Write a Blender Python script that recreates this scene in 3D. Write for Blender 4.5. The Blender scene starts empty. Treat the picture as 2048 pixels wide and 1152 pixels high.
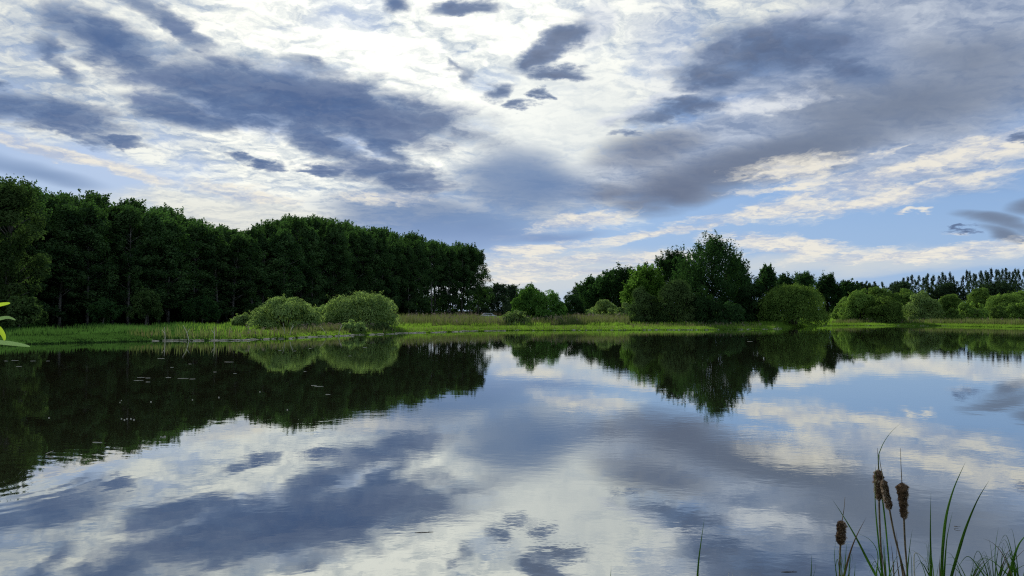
import bpy, math, random
import numpy as np
from mathutils import Vector, Matrix

# ------------------------------------------------------------------ camera
scene = bpy.context.scene
COL = scene.collection
EYE = 2.5
F = 1480.0                       # focal length in pixels of a 2048 wide frame
PITCH = math.radians(1.78)
cam_d = bpy.data.cameras.new("camera")
cam_d.sensor_width = 36.0
cam_d.lens = 36.0 * F / 2048.0
cam_d.clip_start = 0.05
cam_d.clip_end = 12000
cam = bpy.data.objects.new("camera", cam_d)
cam.location = (0, 0, EYE)
cam.rotation_euler = (math.radians(90) + PITCH, 0, 0)
COL.objects.link(cam)
scene.camera = cam

def ray(px, py):
    X = (px - 1024) / F
    Y = (576 - py) / F
    c, s = math.cos(PITCH), math.sin(PITCH)
    return Vector((X, c - s * Y, s + c * Y))

def azel(px, py):
    d = ray(px, py).normalized()
    return math.degrees(math.atan2(d.x, d.y)), math.degrees(math.asin(d.z))

# ------------------------------------------------------------------ light
SUN_EL, SUN_AZ = 26.0, -22.0      # in front of the camera, a little to the left
world = bpy.data.worlds.new("World")
scene.world = world
world.use_nodes = True
sun_d = bpy.data.lights.new("sun", 'SUN')
sun_d.energy = 4.5
sun_d.angle = math.radians(2.5)
sun_d.color = (1.0, 0.95, 0.84)
sun = bpy.data.objects.new("sun", sun_d)
sun_dir = Vector((math.sin(math.radians(SUN_AZ)) * math.cos(math.radians(SUN_EL)),
                  math.cos(math.radians(SUN_AZ)) * math.cos(math.radians(SUN_EL)),
                  math.sin(math.radians(SUN_EL))))
sun.rotation_euler = sun_dir.to_track_quat('Z', 'Y').to_euler()
sun.location = (0, 0, 60)
COL.objects.link(sun)
vs = scene.view_settings
vs.view_transform = 'Standard'
vs.look = 'None'
vs.exposure = 0.0
vs.gamma = 1.0
vs.use_curve_mapping = False
scene.render.engine = 'CYCLES'
scene.cycles.max_bounces = 8
scene.cycles.transparent_max_bounces = 8
scene.cycles.use_denoising = False
scene.cycles.filter_width = 1.2

# ------------------------------------------------------------------ node helper
class G:
    """tiny helper that wires shader nodes"""
    def __init__(self, tree):
        self.t = tree
        tree.nodes.clear()
    def n(self, kind, **kw):
        nd = self.t.nodes.new(kind)
        for k, v in kw.items():
            setattr(nd, k, v)
        return nd
    def put(self, sock, v):
        if v is None:
            return
        if hasattr(v, 'is_linked'):
            self.t.links.new(v, sock)
        else:
            sock.default_value = v
    def m(self, op, a, b=None, c=None, clamp=False):
        nd = self.n('ShaderNodeMath', operation=op, use_clamp=clamp)
        self.put(nd.inputs[0], a); self.put(nd.inputs[1], b); self.put(nd.inputs[2], c)
        return nd.outputs[0]
    def vm(self, op, a, b=None, scale=None):
        nd = self.n('ShaderNodeVectorMath', operation=op)
        self.put(nd.inputs[0], a); self.put(nd.inputs[1], b)
        if scale is not None:
            self.put(nd.inputs['Scale'], scale)
        return nd.outputs['Value'] if op in ('LENGTH', 'DOT_PRODUCT') else nd.outputs[0]
    def noise(self, vec, scale, detail=5.0, rough=0.55, lac=2.0, dist=0.0, color=False, dims='3D', w=None):
        nd = self.n('ShaderNodeTexNoise', noise_dimensions=dims)
        self.put(nd.inputs['Vector'], vec)
        nd.inputs['Scale'].default_value = scale
        nd.inputs['Detail'].default_value = detail
        nd.inputs['Roughness'].default_value = rough
        nd.inputs['Lacunarity'].default_value = lac
        nd.inputs['Distortion'].default_value = dist
        return nd.outputs['Color'] if color else nd.outputs['Fac']
    def step(self, v, lo, hi, smooth=True, a=0.0, b=1.0):
        nd = self.n('ShaderNodeMapRange', interpolation_type='SMOOTHSTEP' if smooth else 'LINEAR')
        self.put(nd.inputs['Value'], v)
        nd.inputs['From Min'].default_value = lo
        nd.inputs['From Max'].default_value = hi
        nd.inputs['To Min'].default_value = a
        nd.inputs['To Max'].default_value = b
        return nd.outputs[0]
    def mix(self, fac, a, b, mode='MIX'):
        nd = self.n('ShaderNodeMix', data_type='RGBA', blend_type=mode)
        self.put(nd.inputs[0], fac); self.put(nd.inputs[6], a); self.put(nd.inputs[7], b)
        return nd.outputs[2]
    def xyz(self, v):
        nd = self.n('ShaderNodeSeparateXYZ'); self.put(nd.inputs[0], v)
        return nd.outputs
    def vec(self, x, y, z):
        nd = self.n('ShaderNodeCombineXYZ')
        self.put(nd.inputs[0], x); self.put(nd.inputs[1], y); self.put(nd.inputs[2], z)
        return nd.outputs[0]

def lin(r, g, b, k=1.0):
    def f(c):
        c /= 255.0
        return c / 12.92 if c <= 0.04045 else ((c + 0.055) / 1.055) ** 2.4
    return (f(r) * k, f(g) * k, f(b) * k, 1.0)

# ------------------------------------------------------------------ sky: Nishita air with cloud banks laid out by azimuth and elevation
SKY_STRENGTH = 0.1
def build_sky():
    g = G(world.node_tree)
    K = 1.0 / SKY_STRENGTH
    tc = g.n('ShaderNodeTexCoord')
    d = g.vm('NORMALIZE', tc.outputs['Generated'])
    x, y, z = g.xyz(d)
    D2R = 57.29578
    az = g.m('MULTIPLY', g.m('ARCTAN2', x, y), D2R)
    el = g.m('MULTIPLY', g.m('ARCSINE', z), D2R)
    P = g.vec(az, el, 1.0)
    den = g.m('ADD', g.m('MAXIMUM', z, 0.0), 0.17)
    Q = g.vec(g.m('DIVIDE', x, den), g.m('DIVIDE', y, den), 0.0)      # coordinates on the cloud deck
    w1 = g.vm('SUBTRACT', g.noise(Q, 2.2, 2, 0.5, color=True), (0.5, 0.5, 0.5))
    w2 = g.vm('SUBTRACT', g.noise(Q, 8.0, 5, 0.6, color=True), (0.5, 0.5, 0.5))
    Pa = g.vm('ADD', P, g.vm('MULTIPLY', w1, (3.2, 1.6, 0.0)))
    Pc = g.vm('ADD', Pa, g.vm('MULTIPLY', w2, (4.2, 2.4, 0.0)))
    Qw = g.vm('ADD', Q, g.vm('MULTIPLY', w2, (0.16, 0.16, 0.0)))
    fb = g.noise(Qw, 4.2, 8, 0.58)
    fbs = g.noise(g.vm('ADD', Qw, (0.008, -0.022, 0.0)), 4.2, 8, 0.58)      # the same deck a step away from the sun
    relief = g.m('MULTIPLY', g.m('SUBTRACT', fb, fbs), 5.5)
    fb2 = g.noise(Qw, 15.0, 6, 0.60)
    soft = g.noise(Q, 1.7, 3, 0.5)
    # combed, drawn-out texture of the low cloud bands, which climb away from the middle of the view
    els = g.m('MULTIPLY_ADD', g.m('ABSOLUTE', az), -0.2, el)
    S = g.vm('ADD', g.vec(g.m('MULTIPLY', az, 0.10), g.m('MULTIPLY', els, 0.42), 0.0), g.vm('MULTIPLY', w2, (0.5, 0.7, 0.0)))
    comb = g.noise(S, 1.6, 8, 0.62)
    combz = g.m('SUBTRACT', comb, 0.5)
    Pd = g.vm('ADD', P, g.vm('MULTIPLY', w2, (4.0, 1.3, 0.0)))
    fbz = g.m('SUBTRACT', fb, 0.5)
    fb2z = g.m('SUBTRACT', fb2, 0.5)

    BC = {}
    def powers(vec, key):
        """x^2, xy, y^2, x, y each spread over three channels, so one vector node serves three ellipses"""
        if key not in BC:
            sx, sy, _ = g.xyz(vec)
            X, Y = g.vec(sx, sx, sx), g.vec(sy, sy, sy)
            BC[key] = (g.vm('MULTIPLY', X, X), g.vm('MULTIPLY', X, Y), g.vm('MULTIPLY', Y, Y), X, Y)
        return BC[key]
    def quad(px, py, a, b, rot, w):
        c = azel(px, py)
        t = math.radians(rot)
        e1 = azel(px + a * math.cos(t), py + a * math.sin(t))
        e2 = azel(px - b * math.sin(t), py + b * math.cos(t))
        A = math.hypot(e1[0] - c[0], e1[1] - c[1]); B = math.hypot(e2[0] - c[0], e2[1] - c[1])
        ang = math.atan2(e1[1] - c[1], e1[0] - c[0])
        ca, sa = math.cos(ang), math.sin(ang)
        m11 = ca * ca / A ** 2 + sa * sa / B ** 2
        m12 = ca * sa * (1 / A ** 2 - 1 / B ** 2)
        m22 = sa * sa / A ** 2 + ca * ca / B ** 2
        return (-0.5 * m11, -m12, -0.5 * m22, m11 * c[0] + m12 * c[1], m12 * c[0] + m22 * c[1],
                0.5 * w * w - 0.5 * (m11 * c[0] ** 2 + 2 * m12 * c[0] * c[1] + m22 * c[1] ** 2))
    def field(blobs, vec, key, k=0.25):
        """max over ellipses of (reach^2 - r^2) / 2, as quadratic forms in azimuth and elevation"""
        pw = powers(vec, key)
        blobs = list(blobs)
        while len(blobs) % 3:
            blobs.append(blobs[-1])
        acc = None
        for i in range(0, len(blobs), 3):
            q = [quad(*bb) for bb in blobs[i:i + 3]]
            v = tuple(qq[5] for qq in q)
            for j in range(5):
                nd = g.n('ShaderNodeVectorMath', operation='MULTIPLY_ADD')
                g.put(nd.inputs[0], pw[j]); nd.inputs[1].default_value = tuple(qq[j] for qq in q); g.put(nd.inputs[2], v)
                v = nd.outputs[0]
            acc = v if acc is None else g.vm('MAXIMUM', acc, v)
        vx, vy, vz = g.xyz(acc)
        r = g.m('SMOOTH_MAX', g.m('SMOOTH_MAX', vx, vy, k), vz, k)
        return g.m('MAXIMUM', r, -3.0)

    # ---- clear air
    sky = g.n('ShaderNodeTexSky', sky_type='NISHITA')
    sky.sun_disc = False
    sky.sun_elevation = math.radians(SUN_EL)
    sky.sun_rotation = math.radians(SUN_AZ)
    sky.altitude = 50
    sky.air_density = 1.0
    sky.dust_density = 0.6
    sky.ozone_density = 2.0
    air = g.mix(0.62, sky.outputs[0], lin(104, 152, 220, K))
    hz = g.step(el, 13.0, 1.5)
    air = g.mix(g.m('MULTIPLY', hz, 0.80), air, lin(160, 189, 224, K))
    air = g.mix(g.m('MULTIPLY', g.step(az, 5.0, -30.0), 0.45), air, lin(174, 192, 216, K))
    col = air

    # ---- high white veil with rolls
    veil = field(VEIL, Pa, 'a', 0.4)
    vf = g.m('MULTIPLY_ADD', fbz, 1.7, veil)
    va = g.step(vf, -0.30, 0.40)
    va = g.m('MAXIMUM', va, g.m('MULTIPLY', g.step(el, 27.0, 40.0), g.step(fb, 0.32, 0.55)))
    va = g.m('MAXIMUM', va, g.m('MULTIPLY', g.step(g.m('ABSOLUTE', az), 42.0, 60.0), g.step(fb, 0.42, 0.60)))
    glow = g.step(g.vm('LENGTH', g.vm('MULTIPLY', g.vm('SUBTRACT', P, (-7.0, 21.0, 1.0)), (0.9, 1.15, 1.0))), 30.0, 3.0)
    tone = g.m('ADD', g.m('ADD', g.m('MULTIPLY_ADD', fbz, 2.3, 0.50), relief), g.m('MULTIPLY', fb2z, 0.7))
    tone = g.m('ADD', tone, g.m('MULTIPLY', glow, 0.32), clamp=True)
    calm = g.step(g.vm('LENGTH', g.vm('MULTIPLY', g.vm('SUBTRACT', Pa, (3.5, 13.5, 1.0)), (1.0, 1.3, 1.0))), 11.0, 4.0)
    tone = g.mix(g.m('MULTIPLY', calm, 0.75), tone, g.m('MULTIPLY_ADD', soft, 0.5, 0.38))
    white_d = g.mix(glow, lin(150, 169, 196, K), lin(184, 197, 208, K))
    white_b = g.mix(glow, lin(236, 238, 230, K), lin(255, 255, 244, K * 1.2))
    white = g.mix(tone, white_d, white_b)
    col = g.mix(g.m('MULTIPLY', va, 0.97), col, white)

    # ---- pale warm light low over the horizon
    lowg = field([(1080, 552, 330, 48, -3, 1.0), (480, 440, 260, 40, 5, 1.0), (1700, 525, 380, 30, -2, 0.9)], Pa, 'a', 0.3)
    col = g.mix(g.m('MULTIPLY', g.step(g.m('MULTIPLY_ADD', combz, 0.9, lowg), -0.4, 0.5), 0.62), col, lin(222, 222, 214, K))

    # ---- grey sheet, upper right, pale at the top and darker towards its lower edge
    gr = field(GREY, Pa, 'a', 0.4)
    gf = g.m('ADD', g.m('MULTIPLY_ADD', g.m('SUBTRACT', soft, 0.5), 0.7, gr), g.m('MULTIPLY', fbz, 0.5))
    gcol = g.mix(g.m('ADD', g.m('MULTIPLY_ADD', fbz, 1.8, 0.5), g.m('MULTIPLY', relief, 0.8), clamp=True), lin(134, 150, 178, K), lin(188, 198, 214, K))
    col = g.mix(g.m('MULTIPLY', g.step(gf, -0.22, 0.42), 0.93), col, gcol)
    sh = field(SHADE, Pa, 'a', 0.4)
    hf = g.m('ADD', g.m('MULTIPLY_ADD', g.m('SUBTRACT', soft, 0.5), 0.8, sh), g.m('MULTIPLY', fbz, 0.9))
    scol = g.mix(g.step(az, 2.0, 26.0), lin(94, 105, 132, K), lin(112, 125, 148, K))
    col = g.mix(g.m('MULTIPLY', g.step(hf, -0.5, 0.7), 0.92), col, scol)

    # ---- soft blue rain veils
    bl = field(BLUE, Pa, 'a', 0.4)
    bf = g.m('MULTIPLY_ADD', g.m('SUBTRACT', soft, 0.5), 0.8, bl)
    col = g.mix(g.m('MULTIPLY', g.step(bf, -0.55, 0.6), 0.88), col, g.mix(g.step(el, 8.0, 4.0), lin(106, 133, 174, K), lin(136, 160, 202, K)))

    # ---- crisp cream streaks low over the horizon
    st = field(STREAK, Pd, 'd', 0.15)
    sf = g.m('MULTIPLY_ADD', combz, 2.6, st)
    sa = g.step(sf, -0.30, 0.55)
    cream = g.mix(g.m('MULTIPLY_ADD', relief, 1.0, g.step(comb, 0.34, 0.6), clamp=True), lin(182, 192, 212, K), lin(240, 235, 222, K))
    col = g.mix(g.m('MULTIPLY', sa, 0.93), col, cream)

    # ---- bright tops of the grey banks
    wt = field(TOPS, Pc, 'c', 0.2)
    wf = g.m('MULTIPLY_ADD', fbz, 1.6, wt)
    col = g.mix(g.m('MULTIPLY', g.step(wf, -0.3, 0.5), 0.85), col, g.mix(tone, lin(182, 194, 216, K), lin(230, 234, 238, K)))

    # ---- dark slate blue clouds
    dk = field(DARK, Pc, 'c', 0.2)
    df = g.m('ADD', g.m('MULTIPLY_ADD', fbz, 1.5, dk), g.m('MULTIPLY', fb2z, 0.8))
    da = g.step(df, -0.5, 0.42)
    dcol = g.mix(g.step(az, -12.0, 4.0), lin(52, 86, 138, K), lin(80, 97, 130, K))
    dcol = g.mix(g.step(df, 0.85, 0.0), dcol, lin(108, 130, 166, K))
    dcol = g.mix(g.m('MULTIPLY', g.step(relief, 0.0, 0.3), 0.08), dcol, lin(150, 164, 190, K))
    dcol = g.mix(g.m('MULTIPLY', g.m('MULTIPLY', g.step(fb, 0.50, 0.72), 0.45), g.step(df, 1.0, 0.3)), dcol, lin(126, 144, 180, K))
    col = g.mix(g.m('MULTIPLY', da, 0.93), col, dcol)

    bg = g.n('ShaderNodeBackground')
    g.put(bg.inputs['Color'], col)
    bg.inputs['Strength'].default_value = SKY_STRENGTH
    out = g.n('ShaderNodeOutputWorld')
    g.t.links.new(bg.outputs[0], out.inputs['Surface'])
    world.cycles.sampling_method = 'MANUAL'
    world.cycles.sample_map_resolution = 512

# (x, y, half length, half width, tilt, reach): measured on the photograph's 2048 x 1152 frame, turned into azimuth and elevation
VEIL = [(300, 60, 520, 170, 5, 1.0), (900, 120, 440, 200, 0, 1.0), (560, 330, 360, 70, 12, 1.0), (1130, 260, 260, 170, -10, 1.0),
        (150, 190, 260, 100, 10, 1.0), (1300, 60, 330, 110, 0, 1.0), (440, 430, 170, 34, 12, 1.0), (600, 410, 200, 50, 5, 1.0), (930, 320, 200, 90, 0, 1.0),
        (1700, 10, 500, 60, 0, 1.0), (820, 405, 110, 20, 3, 1.0), (660, 440, 200, 24, 3, 0.8), (40, 440, 120, 20, 0, 0.5)]
STREAK = [(150, 316, 210, 13, 14, 1.1), (20, 282, 80, 9, 8, 1.0), (480, 385, 130, 20, 8, 0.9), (770, 395, 100, 16, 3, 0.9), (850, 385, 60, 8, -12, 0.7),
          (1160, 443, 105, 17, -7, 1.0), (1350, 462, 180, 9, -9, 1.0), (1080, 497, 130, 12, -5, 1.0), (1750, 362, 300, 24, -15, 1.0), (1990, 290, 140, 36, -14, 1.0), (1860, 330, 220, 20, -14, 0.9),
          (1570, 350, 150, 36, -12, .62), (1560, 378, 110, 6, -8, .9), (1460, 385, 50, 5, -8, .8), (1520, 425, 170, 12, -8, 1.0), (1660, 330, 110, 10, -12, 1.0), (1760, 310, 70, 6, -14, .9), (1780, 395, 260, 20, -12, 1.0), (1560, 490, 140, 18, 5, 1.1), (1830, 510, 240, 13, -3, 1.1),
          (1250, 517, 260, 13, -2, 1.0), (1070, 530, 130, 22, 0, 1.0), (1170, 545, 100, 8, -8, 1.1), (1020, 560, 60, 12, 0, 1.0), (1990, 490, 90, 12, -3, 0.9), (1905, 466, 40, 7, 0, 0.9), (1830, 420, 40, 5, 0, 0.9)]
BLUE = [(1040, 375, 120, 70, 10, 1.1), (880, 440, 200, 52, 4, 1.1), (1090, 475, 100, 14, -3, 0.9), (720, 425, 70, 34, 20, 0.8), (1000, 330, 60, 40, 0, 0.8),
        (60, 345, 150, 20, 12, 0.75)]
GREY = [(1470, 172, 150, 26, -5, 1.0), (1850, 150, 420, 210, -12, 1.1), (1560, 260, 330, 90, -16, 1.1), (1330, 350, 190, 60, -6, 1.0), (1150, 385, 150, 35, 5, 0.8), (1990, 20, 260, 110, 0, 1.0)]
SHADE = [(1985, 450, 80, 13, 10, 1.05), (2005, 474, 62, 9, 10, 1.0), (2050, 420, 52, 15, -10, 1.0), (1850, 200, 330, 70, -8, 1.0), (1540, 320, 300, 42, -17, 1.1), (1360, 370, 130, 40, -14, 1.1), (1300, 300, 120, 40, -10, 0.8), (1230, 390, 100, 24, 0, 0.7), (1950, 110, 160, 60, 0, 0.8)]
TOPS = [(1520, 205, 190, 16, -5, 0.9), (1330, 85, 90, 90, -35, 0.9), (1250, 228, 60, 14, -15, 1.0), (1440, 92, 70, 22, -25, 1.0), (1640, 30, 120, 14, 0, .9), (1330, 190, 110, 12, -20, .9), (1180, 60, 60, 40, -40, .9)]
DARK = [(225, 92, 135, 44, 26, 1.1), (400, 172, 130, 40, 20, 1.05), (640, 205, 265, 54, 11, 1.2), (480, 215, 110, 36, 8, 1.1), (380, 225, 110, 32, 8, 1.0), (640, 280, 140, 32, 27, 1.0), (770, 285, 66, 26, 40, 1.0),
        (785, 352, 105, 32, 9, 1.0), (640, 340, 50, 11, 10, 1.0), (80, 225, 170, 40, 10, 1.05), (105, 115, 70, 26, 50, 0.85), (520, 328, 34, 10, 5, 1.0), (472, 315, 26, 8, 5, 1.0),
        (230, 287, 70, 9, 8, 0.9), (1125, 85, 50, 24, -35, 1.0), (1070, 128, 50, 20, -25, 1.0), (1100, 152, 52, 11, -5, 1.0), (1140, 70, 22, 20, 0, .9), (995, 187, 28, 16, 0, 1.0), (1042, 212, 34, 9, -5, .9), (905, 128, 26, 9, 35, .7), (1088, 187, 16, 9, 0, 1.1),
        (787, 12, 32, 18, 10, 1.0), (940, 22, 60, 15, -5, 1.0), (930, 148, 40, 16, 30, 0.8), (1555, 95, 185, 56, -5, 1.05), (1450, 140, 110, 28, -5, 1.0), (1700, 140, 90, 30, 10, 0.9),
        (1350, 218, 105, 24, -14, 1.0), (1265, 268, 34, 8, 0, 0.9), (2045, 280, 24, 9, 0, 0.8), (1915, 467, 28, 5, 0, 1.0),
        (0, 165, 24, 14, 0, 1.0), (345, 35, 130, 20, 30, 0.85), (620, 128, 80, 18, 12, 0.75), (120, 275, 120, 10, 12, 0.6)]
build_sky()

# ------------------------------------------------------------------ mesh and tagging helpers
rng = np.random.default_rng(7)

def tag(o, label=None, cat=None, group=None, kind=None):
    if label: o['label'] = label
    if cat: o['category'] = cat
    if group: o['group'] = group
    if kind: o['kind'] = kind
    return o

def empty(name, loc, rz=0.0):
    o = bpy.data.objects.new(name, None)
    o.empty_display_size = 0.3
    o.location = loc
    o.rotation_euler = (0, 0, rz)
    COL.objects.link(o)
    return o

def link(name, me, parent=None, loc=(0, 0, 0)):
    o = bpy.data.objects.new(name, me)
    o.location = loc
    o.parent = parent
    COL.objects.link(o)
    return o

def quads_mesh(name, V, mat, extra=None, index=None):
    """V: (n, 4, 3) corner arrays, one loose quad each"""
    n = len(V)
    me = bpy.data.meshes.new(name)
    me.vertices.add(n * 4)
    me.vertices.foreach_set('co', np.ascontiguousarray(V, dtype=np.float32).ravel())
    me.loops.add(n * 4)
    me.loops.foreach_set('vertex_index', np.arange(n * 4, dtype=np.int32))
    me.polygons.add(n)
    me.polygons.foreach_set('loop_start', np.arange(0, n * 4, 4, dtype=np.int32))
    me.polygons.foreach_set('loop_total', np.full(n, 4, dtype=np.int32))
    me.materials.append(mat)
    if extra is not None:
        for e in extra: me.materials.append(e)
        me.polygons.foreach_set('material_index', np.asarray(index, dtype=np.int32))
    me.update(calc_edges=True)
    return me

class Tubes:
    """collects tapered tubes (and general faces) into one mesh"""
    def __init__(self):
        self.v, self.f = [], []
    def tube(self, pts, rad, sides=6):
        pts = [Vector(p) for p in pts]
        n0 = len(self.v)
        for i, p in enumerate(pts):
            t = (pts[min(i + 1, len(pts) - 1)] - pts[max(i - 1, 0)]).normalized()
            a = t.orthogonal().normalized() if i == 0 else (a - a.dot(t) * t).normalized()
            b = t.cross(a)
            r = rad[i] if hasattr(rad, '__len__') else rad
            for k in range(sides):
                w = 2 * math.pi * k / sides
                self.v.append(p + (a * math.cos(w) + b * math.sin(w)) * r)
        for i in range(len(pts) - 1):
            for k in range(sides):
                k2 = (k + 1) % sides
                self.f.append((n0 + i * sides + k, n0 + i * sides + k2, n0 + (i + 1) * sides + k2, n0 + (i + 1) * sides + k))
        self.f.append(tuple(n0 + k for k in range(sides))[::-1])
        self.f.append(tuple(n0 + (len(pts) - 1) * sides + k for k in range(sides)))
        return self
    def mesh(self, name, mat, smooth=True):
        me = bpy.data.meshes.new(name)
        me.from_pydata([tuple(p) for p in self.v], [], self.f)
        me.materials.append(mat)
        if smooth:
            me.polygons.foreach_set('use_smooth', [True] * len(me.polygons))
        me.update()
        return me

def unit(n, r=rng):
    v = r.normal(size=(n, 3))
    return v / np.linalg.norm(v, axis=1)[:, None]

def leaf_quads(C, L, W, U=None, r=rng, N=None):
    """rhombic leaves of length L and width W at centres C, axis U (random if None)"""
    n = len(C)
    if U is None:
        U = unit(n, r)
    U = U / np.linalg.norm(U, axis=1)[:, None]
    V = np.cross(U, unit(n, r) if N is None else N)      # N: roughly where the leaf faces
    V /= np.linalg.norm(V, axis=1)[:, None] + 1e-9
    s = r.uniform(0.65, 1.3, n)[:, None]
    a, b = U * L * 0.5 * s, V * W * 0.5 * s
    return np.stack([C - a, C + b - a * 0.1, C + a, C - b - a * 0.1], axis=1)

# ------------------------------------------------------------------ materials
def new_mat(name):
    m = bpy.data.materials.new(name)
    m.use_nodes = True
    g = G(m.node_tree)
    out = g.n('ShaderNodeOutputMaterial')
    return m, g, out

def leaf_mat(name, dark, light, trans, tfac=0.4, scale=0.35, objvar=0.25):
    """foliage: diffuse + translucent; clumps vary in tone, each leaf varies a little, each plant too"""
    m, g, out = new_mat(name)
    geo = g.n('ShaderNodeNewGeometry')
    oi = g.n('ShaderNodeObjectInfo')
    n = g.noise(geo.outputs['Position'], scale, 3, 0.6)
    f = g.step(n, 0.36, 0.64)
    f = g.m('MULTIPLY_ADD', g.m('SUBTRACT', geo.outputs['Random Per Island'], 0.5), 0.45, f, clamp=True)
    c = g.mix(f, dark, light)
    k = g.m('MULTIPLY_ADD', oi.outputs['Random'], objvar * 2, 1.0 - objvar)
    c = g.mix(1.0, c, g.vec(k, k, k), 'MULTIPLY')
    t = g.mix(f, tuple(x * 0.75 for x in trans[:3]) + (1,), trans)
    t = g.mix(1.0, t, g.vec(k, k, k), 'MULTIPLY')
    d1 = g.n('ShaderNodeBsdfDiffuse'); g.put(d1.inputs['Color'], c)
    d2 = g.n('ShaderNodeBsdfTranslucent'); g.put(d2.inputs['Color'], t)
    mx = g.n('ShaderNodeMixShader'); mx.inputs[0].default_value = tfac
    g.t.links.new(d1.outputs[0], mx.inputs[1]); g.t.links.new(d2.outputs[0], mx.inputs[2])
    g.t.links.new(mx.outputs[0], out.inputs['Surface'])
    return m

def plain_mat(name, c1, c2, scale=3.0, rough=0.8, spec=0.2, stretch=(1, 1, 1), coord='Object', bump=0.0, detail=5):
    m, g, out = new_mat(name)
    tc = g.n('ShaderNodeTexCoord')
    v = g.vm('MULTIPLY', tc.outputs[coord], stretch)
    n = g.noise(v, scale, detail, 0.6)
    c = g.mix(g.step(n, 0.35, 0.65), c1, c2)
    p = g.n('ShaderNodeBsdfPrincipled')
    g.put(p.inputs['Base Color'], c)
    p.inputs['Roughness'].default_value = rough
    p.inputs['Specular IOR Level'].default_value = spec
    if bump:
        b = g.n('ShaderNodeBump'); b.inputs['Strength'].default_value = bump; b.inputs['Distance'].default_value = 0.02
        g.put(b.inputs['Height'], n); g.t.links.new(b.outputs[0], p.inputs['Normal'])
    g.t.links.new(p.outputs[0], out.inputs['Surface'])
    return m

def rgb(r, g_, b): return (r, g_, b, 1.0)

M = {}
M['forest'] = leaf_mat('forest_leaves', rgb(.026, .052, .022), rgb(.070, .125, .045), rgb(.07, .17, .03), 0.35, 0.28, 0.22)
M['olive'] = leaf_mat('olive_leaves', rgb(.036, .066, .022), rgb(.078, .125, .042), rgb(.08, .16, .035), 0.38, 0.4)
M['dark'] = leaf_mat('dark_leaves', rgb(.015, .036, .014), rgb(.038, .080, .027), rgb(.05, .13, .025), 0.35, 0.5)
M['green'] = leaf_mat('green_leaves', rgb(.040, .095, .020), rgb(.085, .180, .036), rgb(.13, .30, .04), 0.42, 0.6)
M['willow'] = leaf_mat('willow_leaves', rgb(.11, .18, .060), rgb(.24, .34, .12), rgb(.34, .52, .12), 0.48, 0.7)
M['willow_y'] = leaf_mat('yellow_willow_leaves', rgb(.058, .110, .026), rgb(.130, .215, .050), rgb(.21, .36, .055), 0.46, 0.7)
M['fresh'] = leaf_mat('fresh_leaves', rgb(.052, .120, .020), rgb(.11, .215, .036), rgb(.16, .34, .045), 0.45, 0.7)
M['far'] = leaf_mat('far_tree_leaves', rgb(.020, .038, .022), rgb(.040, .066, .034), rgb(.05, .10, .03), 0.3, 0.3)
M['bark'] = plain_mat('pale_bark', rgb(.06, .056, .048), rgb(.17, .16, .14), 2.5, 0.9, 0.1, (1, 1, .35))
M['bark_dark'] = plain_mat('dark_bark', rgb(.035, .030, .022), rgb(.09, .078, .06), 3.0, 0.9, 0.1, (1, 1, .3))
M['grass'] = leaf_mat('bank_grass', rgb(.040, .090, .016), rgb(.135, .225, .034), rgb(.22, .40, .042), 0.46, 0.09, 0.0)
M['grass_shade'] = leaf_mat('shaded_grass', rgb(.020, .048, .016), rgb(.046, .098, .026), rgb(.07, .17, .03), 0.40, 0.12, 0.0)  # darker bank grass, forest shade partly put into its colour
M['reed'] = leaf_mat('reed_leaves', rgb(.045, .080, .024), rgb(.100, .140, .045), rgb(.17, .21, .06), 0.35, 0.3, 0.0)
M['plume'] = leaf_mat('reed_plumes', rgb(.14, .12, .10), rgb(.26, .22, .19), rgb(.20, .16, .13), 0.3, 0.5, 0.0)
M['stem_dead'] = plain_mat('dead_stem', rgb(.30, .27, .20), rgb(.50, .47, .38), 6.0)
M['blade'] = leaf_mat('cattail_leaf', rgb(.034, .075, .018), rgb(.080, .145, .032), rgb(.17, .33, .04), 0.45, 6.0, 0.15)
M['blade_dry'] = leaf_mat('dry_cattail_leaf', rgb(.09, .062, .035), rgb(.17, .125, .075), rgb(.18, .12, .06), 0.25, 8.0, 0.15)

# ------------------------------------------------------------------ pond outline and ground
def on_water(px, py, z=0.0):
    d = ray(px, py)
    k = (z - EYE) / d.z
    return Vector((d.x * k, d.y * k, z))

SHORE_PX = [(-40, 692), (0, 690), (100, 687), (200, 684), (300, 682), (400, 681), (480, 680), (560, 677), (640, 673), (740, 669), (850, 665),
            (1000, 661), (1150, 660.5), (1300, 660), (1450, 659.5), (1550, 658), (1600, 654), (1640, 652), (1720, 651), (1850, 651.5), (1960, 653), (2048, 655), (2100, 656)]
PC = Vector((8.0, 40.0, 0.0))
outline = [on_water(x, y) for x, y in SHORE_PX]
outline = [Vector((-58, 30, 0)), Vector((-50, 46, 0))] + outline + [Vector((96, 90, 0)), Vector((88, 50, 0)), Vector((60, 16, 0)), Vector((25, 3.6, 0)), Vector((8, 2.9, 0)), Vector((2, 2.7, 0)), Vector((-4, 3.0, 0)), Vector((-16, 4.5, 0)), Vector((-40, 14, 0))]
_ang = np.array([math.atan2(p.x - PC.x, p.y - PC.y) for p in outline])
_rad = np.array([math.hypot(p.x - PC.x, p.y - PC.y) for p in outline])
_o = np.argsort(_ang); _ang, _rad = _ang[_o], _rad[_o]
def shore_r(th):
    r0 = np.interp(th, _ang, _rad, period=2 * math.pi)
    far = np.clip((np.cos(th) + 0.3) / 0.5, 0, 1)
    wob = 0.45 * np.sin(th * 41) + 0.35 * np.sin(th * 97 + 1.3) + 0.25 * np.sin(th * 233 + 0.4)
    return r0 + wob * (0.15 + 0.85 * far)
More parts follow.
